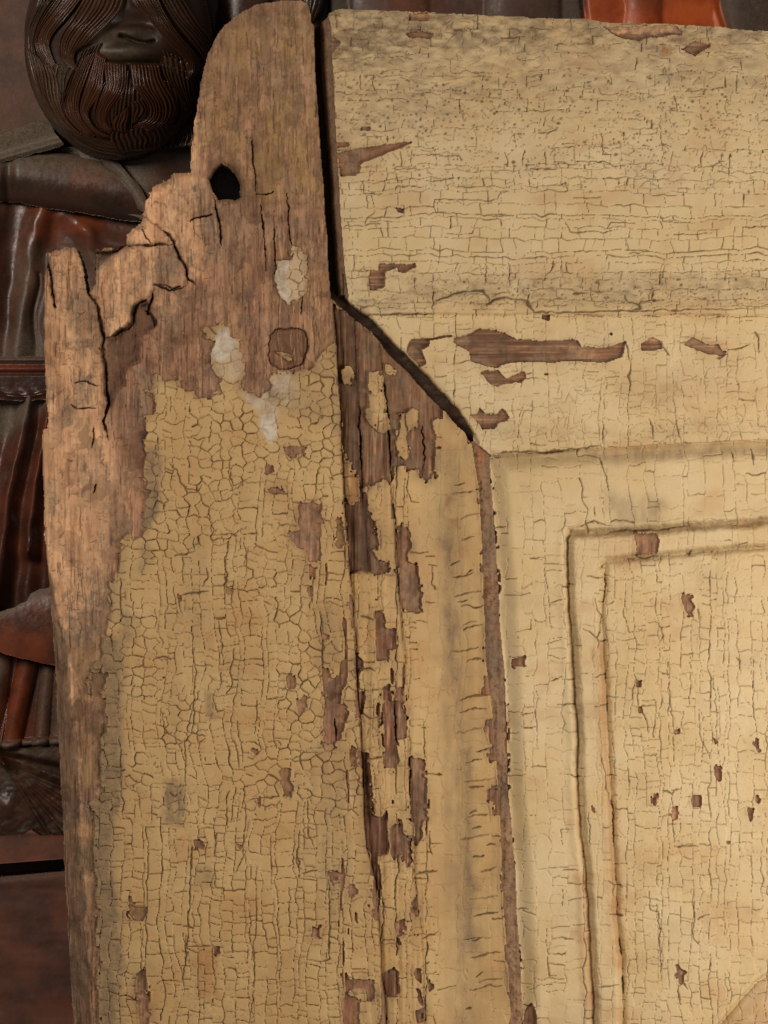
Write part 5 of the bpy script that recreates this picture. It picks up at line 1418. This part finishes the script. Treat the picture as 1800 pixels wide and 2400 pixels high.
lk = [
    (T('Z', [(590, 420), (545, 520), (500, 640), (430, 790)]), T('Z', [(770, 350), (700, 470), (620, 600), (560, 740)]), 9, 3, -3, (.05, .2, .2)),
    (T('Z', [(1470, 480), (1500, 560), (1520, 660), (1520, 800)]), T('Z', [(1235, 400), (1290, 520), (1380, 640), (1420, 780)]), 10, 3, -3, (.05, .1, .25)),
    (T('Z', [(800, 640), (690, 820), (660, 960), (760, 1080)]), T('Z', [(985, 560), (975, 800), (940, 960), (900, 1080)]), 12, 3, -2, (.1, 0, .2)),
    (T('Z', [(985, 640), (960, 800), (960, 960), (960, 1080)]), T('Z', [(1330, 640), (1390, 820), (1350, 980), (1150, 1100)]), 16, 3, -3, (.1, 0, .25)),
    (T('Z', [(250, 480), (330, 640), (360, 820), (400, 960)]), T('Z', [(560, 540), (470, 680), (440, 820), (450, 960)]), 9, 3, -3, (.1, .5, .1)),
    (T('Z', [(220, -60), (130, 180), (105, 350), (140, 540)]), T('Z', [(430, -60), (270, 130), (200, 270), (190, 380), (240, 520)]), 8, 6, 0, (.05, .15, .1)),
    (T('Z', [(110, 330), (130, 500), (190, 700), (280, 880), (400, 1020), (560, 1130)]), T('Z', [(300, 500), (400, 600), (400, 800), (450, 940), (540, 1040), (650, 1110)]), 11, 8, 0, (.2, .55, 0)),
    (T('Z', [(1500, 560), (1530, 700), (1530, 850), (1480, 980), (1380, 1080), (1250, 1150)]), T('Z', [(1230, 500), (1250, 620), (1340, 720), (1390, 820), (1370, 940), (1280, 1030), (1140, 1090)]), 13, 8, 2, (.05, 0, .25)),
    (T('Z', [(1600, 480), (1640, 700), (1600, 900), (1540, 1060)]), T('Z', [(1500, 560), (1540, 700), (1530, 860), (1470, 1000)]), 6, 5, -2, (.05, 0, .3)),
    (T('Z', [(820, 1060), (800, 1120), (860, 1215)]), T('Z', [(1500, 950), (1530, 1050), (1500, 1130)]), 24, 5, -2, (.1, .1, .2)),
    (T('Z', [(600, 470), (540, 600), (470, 760), (430, 850), (450, 940), (560, 1050), (650, 1110)]), T('Z', [(745, 400), (680, 520), (640, 640), (580, 770), (560, 880), (590, 970), (690, 1080)]), 8, 8, 3, (.25, .1, 0)),
    (T('Z', [(720, 420), (670, 560), (620, 700), (595, 780), (565, 880), (590, 970), (690, 1080), (820, 1115)]), T('Z', [(800, 470), (775, 620), (780, 720), (720, 810), (640, 890), (650, 970), (730, 1060), (840, 1095)]), 8, 10, 5, (.32, 0, 0)),
    (T('Z', [(775, 500), (785, 640), (795, 720), (735, 830), (690, 930), (720, 1020), (835, 1090)]), T('Z', [(965, 520), (965, 700), (935, 800), (855, 870), (800, 935), (800, 1000), (860, 1050)]), 11, 12, 6, (.28, 0, 0)),
    (T('Z', [(1225, 520), (1250, 660), (1330, 760), (1375, 860), (1330, 960), (1220, 1040), (1110, 1065)]), T('Z', [(985, 520), (1000, 650), (1010, 720), (1080, 790), (1130, 880), (1100, 960), (1000, 1005)]), 13, 12, 6, (.25, 0, 0)),
    (T('Z', [(960, 880), (880, 930), (830, 990), (850, 1060)]), T('Z', [(985, 860), (975, 960), (960, 1020), (950, 1075)]), 6, 8, 8, (.2, 0, .05)),
    (T('Z', [(1080, 800), (1140, 880), (1110, 970), (990, 1000)]), T('Z', [(990, 840), (1000, 900), (1000, 960), (985, 1010)]), 6, 7, 7, (.15, 0, .1)),
    (T('Z', [(420, -60), (280, 120), (200, 260), (190, 360), (240, 470), (370, 565)]), T('Z', [(640, -60), (480, 160), (370, 260), (320, 340), (340, 430), (405, 570)]), 11, 12, 6, (.22, .12, 0)),
    (T('Z', [(640, -60), (520, 150), (420, 280), (390, 380), (420, 500), (570, 595)]), T('Z', [(958, -60), (940, 60), (885, 140), (765, 265), (650, 370), (540, 415), (530, 500), (590, 590)]), 14, 16, 9, (.18, .16, 0)),
    (T('Z', [(1400, -60), (1500, 100), (1600, 240), (1700, 380), (1720, 520)]), T('Z', [(1200, -60), (1320, 150), (1430, 290), (1540, 400), (1600, 510)]), 9, 10, 4, (.1, .05, .1)),
    (T('Z', [(1200, -60), (1290, 150), (1400, 300), (1510, 400), (1550, 500), (1520, 600), (1430, 660)]), T('Z', [(980, -60), (1010, 50), (1090, 120), (1190, 225), (1260, 325), (1350, 415), (1430, 475), (1450, 560), (1400, 655)]), 12, 16, 9, (.16, .08, 0)),
    (T('Z', [(1480, 500), (1470, 580), (1405, 665)]), T('Z', [(1250, 450), (1260, 560), (1390, 660)]), 7, 5, 2, (.15, .1, .1)),
    (T('Z', [(640, 1085), (760, 1120), (850, 1125), (910, 1160)]), T('Z', [(380, 990), (520, 1130), (700, 1205), (910, 1235)]), 9, 5, 0, (.05, .1, .1)),
]
for n, (a, b, c, bul, lift, wr) in enumerate(lk):
    lock(a, b, c, bul, lift, wear_shade=(wr[0] * .45, wr[1], wr[2]), seed=n * 3)

# ---- clothes of the bearded figure
def sway(x, y):
    return 9 * vnoise(x, y, 60, 90, 110) + 4 * vnoise(x, y, 22, 34, 111)
def flat3(r_, d_, k_):
    return lambda x, y: (r_ + 0 * x, d_ + .25 * fbm(x, y, 40, 40, 91), k_ + 0 * x)
def drape(x, y, pts, rad, amp):
    d, _ = seg_dist(x, y, pts)
    return amp * np.exp(-(d / rad) ** 2)
relief('chest_and_light_block', [(150, 300), (640, 300), (640, 640), (400, 640), (345, 520), (250, 480)], lambda x, y: -400 + 22 * np.exp(-((x - 330) / 90) ** 2) + 262 * sstep(482, 500, x),  # right end raised close behind the door's hole to block light
       lambda x, y: (.12 * sstep(330, 400, x), .75 - .6 * sstep(330, 400, x), .85 * sstep(340, 440, x)), M_ROBE, fig, -370)  # colour darkened behind the hole, for the black shade inside it
relief('collar', [(-80, 325), (0, 314), (60, 290), (98, 282), (118, 292), (135, 318), (152, 336), (138, 346), (60, 366), (0, 384), (-80, 396)],
       lambda x, y: -372 + 16 * sstep(395 - .35 * (x + 80), 330 - .35 * (x + 80), y) + 12 * np.exp(-((y - 372 + .28 * x) / 9) ** 2),
       lambda x, y: (0 * x, .95 + 0 * x, .0 * x), M_ROBE, fig, -365, back=-470)
relief('sleeve', [(-70, 400), (0, 385), (60, 368), (140, 338), (168, 338), (232, 358), (262, 385), (300, 440), (330, 480), (338, 520), (290, 516), (200, 500), (100, 486), (40, 472), (-60, 470)],
       lambda x, y: -420 + 62 * np.clip(1 - ((y - (402 + .16 * x)) / 72) ** 2, 0, 1) ** .6 - 16 * np.exp(-((x - 20) / 14) ** 2),
       lambda x, y: (.55 * np.exp(-(((x - 215) / 45) ** 2 + ((y - 410) / 40) ** 2)), .75 * sstep(425, 370, y - .10 * x) + .12, .55 * sstep(390, 430, y - .12 * x)), M_ROBE, fig, -380)
relief('lapel', [(228, 352), (262, 362), (330, 440), (352, 480), (345, 502), (322, 490), (280, 430), (240, 385)],
       lambda x, y: -395 + fold(x, y, [(240, 362), (290, 405), (345, 490)], 26, .6) * 1.6,
       lambda x, y: (.05 + 0 * x, .9 - .2 * sstep(440, 500, y), 0 * x), M_ROBE, fig, -370)
relief('tunic', [(-80, 468), (40, 470), (100, 484), (200, 498), (290, 514), (340, 520), (480, 540), (480, 848), (-80, 848)],
lambda x, y: -436 + drape(x + sway(x, y), y, [(92, 470), (70, 600), (56, 700), (44, 850)], 26, 30) + drape(x + sway(x, y), y, [(122, 600), (104, 850)], 13, 16)
                    + drape(x + sway(x, y), y, [(-20, 480), (-36, 850)], 24, 26) + drape(x, y, [(150, 500), (230, 560), (330, 590)], 26, 14) + drape(x + sway(x, y), y, [(200, 540), (240, 700)], 20, 16) - drape(x + sway(x, y), y, [(84, 640), (74, 850)], 5, 7),
       lambda x, y: (.42 * sstep(590, 520, y) * sstep(50, 100, x) * sstep(280, 200, x) + .06, .10 + .35 * sstep(560, 610, y) * sstep(20, 50, x) + .6 * sstep(750, 830, y), .5 * np.exp(-((x - 14) / 13) ** 2) * sstep(820, 740, y)), M_ROBE, fig, -400)  # shade of the hollow between the left folds put into the colour
def belt_h(x, y):
    return -405 + 14 * np.exp(-((y - 843) / 6.5) ** 2) + 8 * np.exp(-((y - 864) / 8) ** 2) + 5 * sstep(875, 882, y) - 3.5 * np.exp(-((y - 873) / 2) ** 2) + \
        5 * np.exp(-((y - 930 + .003 * (x - 50) ** 2) / 4) ** 2) + 2.5 * np.abs(np.sin((x * .8 - y) * .11)) * sstep(905, 925, y)
relief('belt', [(-80, 836), (160, 832), (160, 934), (60, 940), (20, 938), (-80, 930)], belt_h,
       lambda x, y: (.55 * np.exp(-((y - 862) / 8) ** 2) + .1, .8 * sstep(856, 846, y), .55 * sstep(875, 890, y)), M_ROBE, fig, -395)
def skirt_h(x, y):
    x = x + .6 * sway(x, y)
    return -448 + drape(x, y, [(66, 930), (44, 1050), (24, 1160), (4, 1290), (-12, 1420)], 22, 56) + drape(x, y, [(116, 940), (96, 1080), (80, 1180), (68, 1290)], 18, 48) + \
        drape(x, y, [(150, 950), (128, 1160), (120, 1420)], 15, 22) + drape(x, y, [(-40, 940), (-60, 1420)], 26, 30) + drape(x, y, [(70, 1290), (60, 1420)], 16, 14)
relief('skirt', [(-80, 928), (180, 928), (180, 1460), (-80, 1480)], skirt_h,
       lambda x, y: (.12 + 0 * x, .92 * sstep(1055, 1010, y + .72 * (x - 0) - 0) + .25 * np.exp(-((x - 62) / 12) ** 2) * sstep(1120, 1020, y), .65 * sstep(1290, 1400, y)), M_ROBE, fig, -410)
relief('robe_edge', [(-80, 1455), (0, 1433), (40, 1418), (60, 1408), (68, 1392), (90, 1380), (180, 1366), (180, 1572), (125, 1562), (60, 1549), (0, 1530), (-80, 1510)],
       lambda x, y: -395 + 22 * np.clip(1 - ((y - (1480 - .12 * x)) / 90) ** 2, 0, 1) ** .7,
       lambda x, y: (.40 + .25 * fbm(x, y, 30, 50, 93), .75 * sstep(26, 6, y - (1433 - .55 * x)) + .1, .0 * x), M_ROBE, fig, -370)
relief('robe_hem', [(-80, 1512), (0, 1532), (60, 1551), (125, 1564), (180, 1572), (180, 1752), (-80, 1756)],
       lambda x, y: -445 + 1.1 * fold(x, y, [(64, 1550), (44, 1640), (20, 1750)], 26, .6) + 1.0 * fold(x, y, [(112, 1560), (92, 1750)], 20, .6) + fold(x, y, [(5, 1530), (-20, 1750)], 24, .6) + .8 * fold(x, y, [(150, 1560), (135, 1750)], 22)
                    + 1.6 * fold(x, y, [(-80, 1750), (20, 1747), (85, 1739), (180, 1736)], 10, .6),
       lambda x, y: (.5 * np.exp(-((x - 40) / 26) ** 2) + .1, .5 * np.exp(-(((x - 5) / 25) ** 2 + ((y - 1560) / 40) ** 2)) + .85 * np.exp(-((y - 1743) / 8) ** 2) + .4 * sstep(70, 95, x), .1 * sstep(100, 60, x)), M_ROBE, fig, -410)
def leaf_h(x, y):
    h = -440 + 22 * sstep(-14, 8, (y - 1786) - .40 * (x - 12))
    for k, sl in enumerate((.42, .62, .85, 1.15, 1.6)):
        d = np.abs((y - 1788) - sl * (x - 12)) / math.hypot(1, sl)
        h = h + 6 * np.exp(-(d / 4.5) ** 2)
    h += 10 * np.exp(-(((x - 22) / 24) ** 2 + ((y - 1890) / 26) ** 2)) + 1.5 * fbm(x, y, 20, 14, 94)
    return h + 16 * sstep(1775, 1755, y - .2 * x)
relief('carved_leaf', [(-80, 1752), (180, 1748), (180, 1965), (-80, 1965)], leaf_h,
       lambda x, y: (.12 + 0 * x, .55 * sstep(.1, .6, fbm(x, y, 30, 22, 95)) + .5 * np.exp(-((y - 1765) / 12) ** 2) * sstep(40, 80, x), .45 * sstep(.2, -.3, fbm(x, y, 30, 22, 96)) + .3 * sstep(1900, 1940, y)), M_SKIN, fig, -425, step=2.2)

# ---- boards under the carvings
plinth = empty('plinth_board', W(0, 2030, -420), 'reddish brown plinth board under the carved figure, above the black gap', 'board')
relief('board_front', [(-420, 1958), (-20, 1956), (52, 1952), (72, 1942), (95, 1955), (600, 1952), (600, 1972), (150, 2014), (-420, 2058)], 
       lambda x, y: -398 + 3 * np.exp(-((y - 1952) / 6) ** 2), lambda x, y: (.22 + .1 * fbm(x, y, 120, 16, 97), .22 + .2 * fbm(x, y, 90, 10, 98), 0 * x), M_BOARD, plinth, -398, step=2.5, back=-470, warp=0, shear=-.0772)
lower = empty('lower_board', W(0, 2900, -420), 'dark brown wide board at the lower left, below the black gap', 'board')
relief('board_front', [(-420, 2092), (0, 2054), (150, 2040.5), (600, 2000), (600, 2950), (-420, 2950)],
       lambda x, y: -392 - 10 * np.exp(-((y - (2054 - .094 * x)) / 7) ** 2) + 2 * fbm(x, y, 200, 40, 99),
       lambda x, y: (.10 + 0 * x, .22 * fbm(x, y, 120, 14, 100) + .55 * np.exp(-((y - (2060 - .094 * x)) / 9) ** 2), .12 + .3 * fbm(x, y, 160, 40, 101)), M_BOARD, lower, -392, step=3.5, back=-480, warp=0, shear=-.09)

# ---- the second figure above the rail
fig2 = empty('carved_figure', W(1300, 160, -420), 'second carved figure with an orange-red lacquered robe above the top edge of the rail', 'carving')
def robe2_h(x, y):
    x = x + .8 * sway(x, y)
    return -430 + .25 * fold(x, y, [(880, -300), (930, 200)], 90, .6) + .3 * fold(x, y, [(1240, -300), (1215, 200)], 90, .6) + \
        .35 * fold(x, y, [(1500, -300), (1515, 200)], 44, .6) + .25 * fold(x, y, [(1770, -300), (1775, 200)], 90, .6) - 14 * np.exp(-((x - .12 * y - 1366) / 8) ** 2) - 14 * np.exp(-((x - .2 * y - 1695) / 9) ** 2)
def robe2_w(x, y):
    xo = x + .12 * (y - 20) + 3 * fbm(x, y, 20, 20, 102)
    orange = sstep(1366, 1380, xo) * sstep(1702, 1686, x - .22 * (y - 20)) * (1 - .9 * np.exp(-((x - 1508) / 42) ** 4) * sstep(70, -10, y - .0 * x + 20))
    left = .32 * sstep(800, 960, x) * sstep(1080, 1020, x)
    return (np.clip(orange + left, 0, 1), np.where(orange > .3, .04, .28 + .3 * fbm(x, y, 40, 60, 103) + .35 * sstep(1200, 1300, x)), np.where(orange > .3, 0, .35 * sstep(960, 780, x) + .25 * sstep(1100, 1060, x)))
relief('robe', [(770, -330), (2260, -330), (2260, 240), (770, 240)], robe2_h, robe2_w, M_LACQUER, fig2, -400, step=4.5)
flat = lambda x, y: -430 + 30 * np.exp(-(((x - 735) / 60) ** 2 + ((y - 0) / 90) ** 2))
lock([(690, -90), (688, -30), (700, 20), (722, 60)], [(770, -90), (764, -20), (756, 24), (730, 62)], 7, 22, 0, hfun=flat, nominal=-400, parent=fig2, wear_shade=(.02, .25, .2), seed=90, amp=3)
lock([(640, -100), (660, -40), (690, 6), (712, 16)], [(690, -100), (700, -50), (735, -20), (740, 10)], 6, 14, 4, hfun=flat, nominal=-400, parent=fig2, wear_shade=(.02, .2, .25), seed=93, amp=3)
relief('shade_sheet', [(430, -330), (770, -330), (775, 200), (430, 200)], lambda x, y: -455 + .5 * fold(x, y, [(600, -300), (560, 200)], 60), lambda x, y: (.08 + 0 * x, .1 + .2 * fbm(x, y, 50, 50, 104), .55 + 0 * x), M_ROBE, fig2, -440, step=6)  # dark sheet added in place of the shadowed board behind
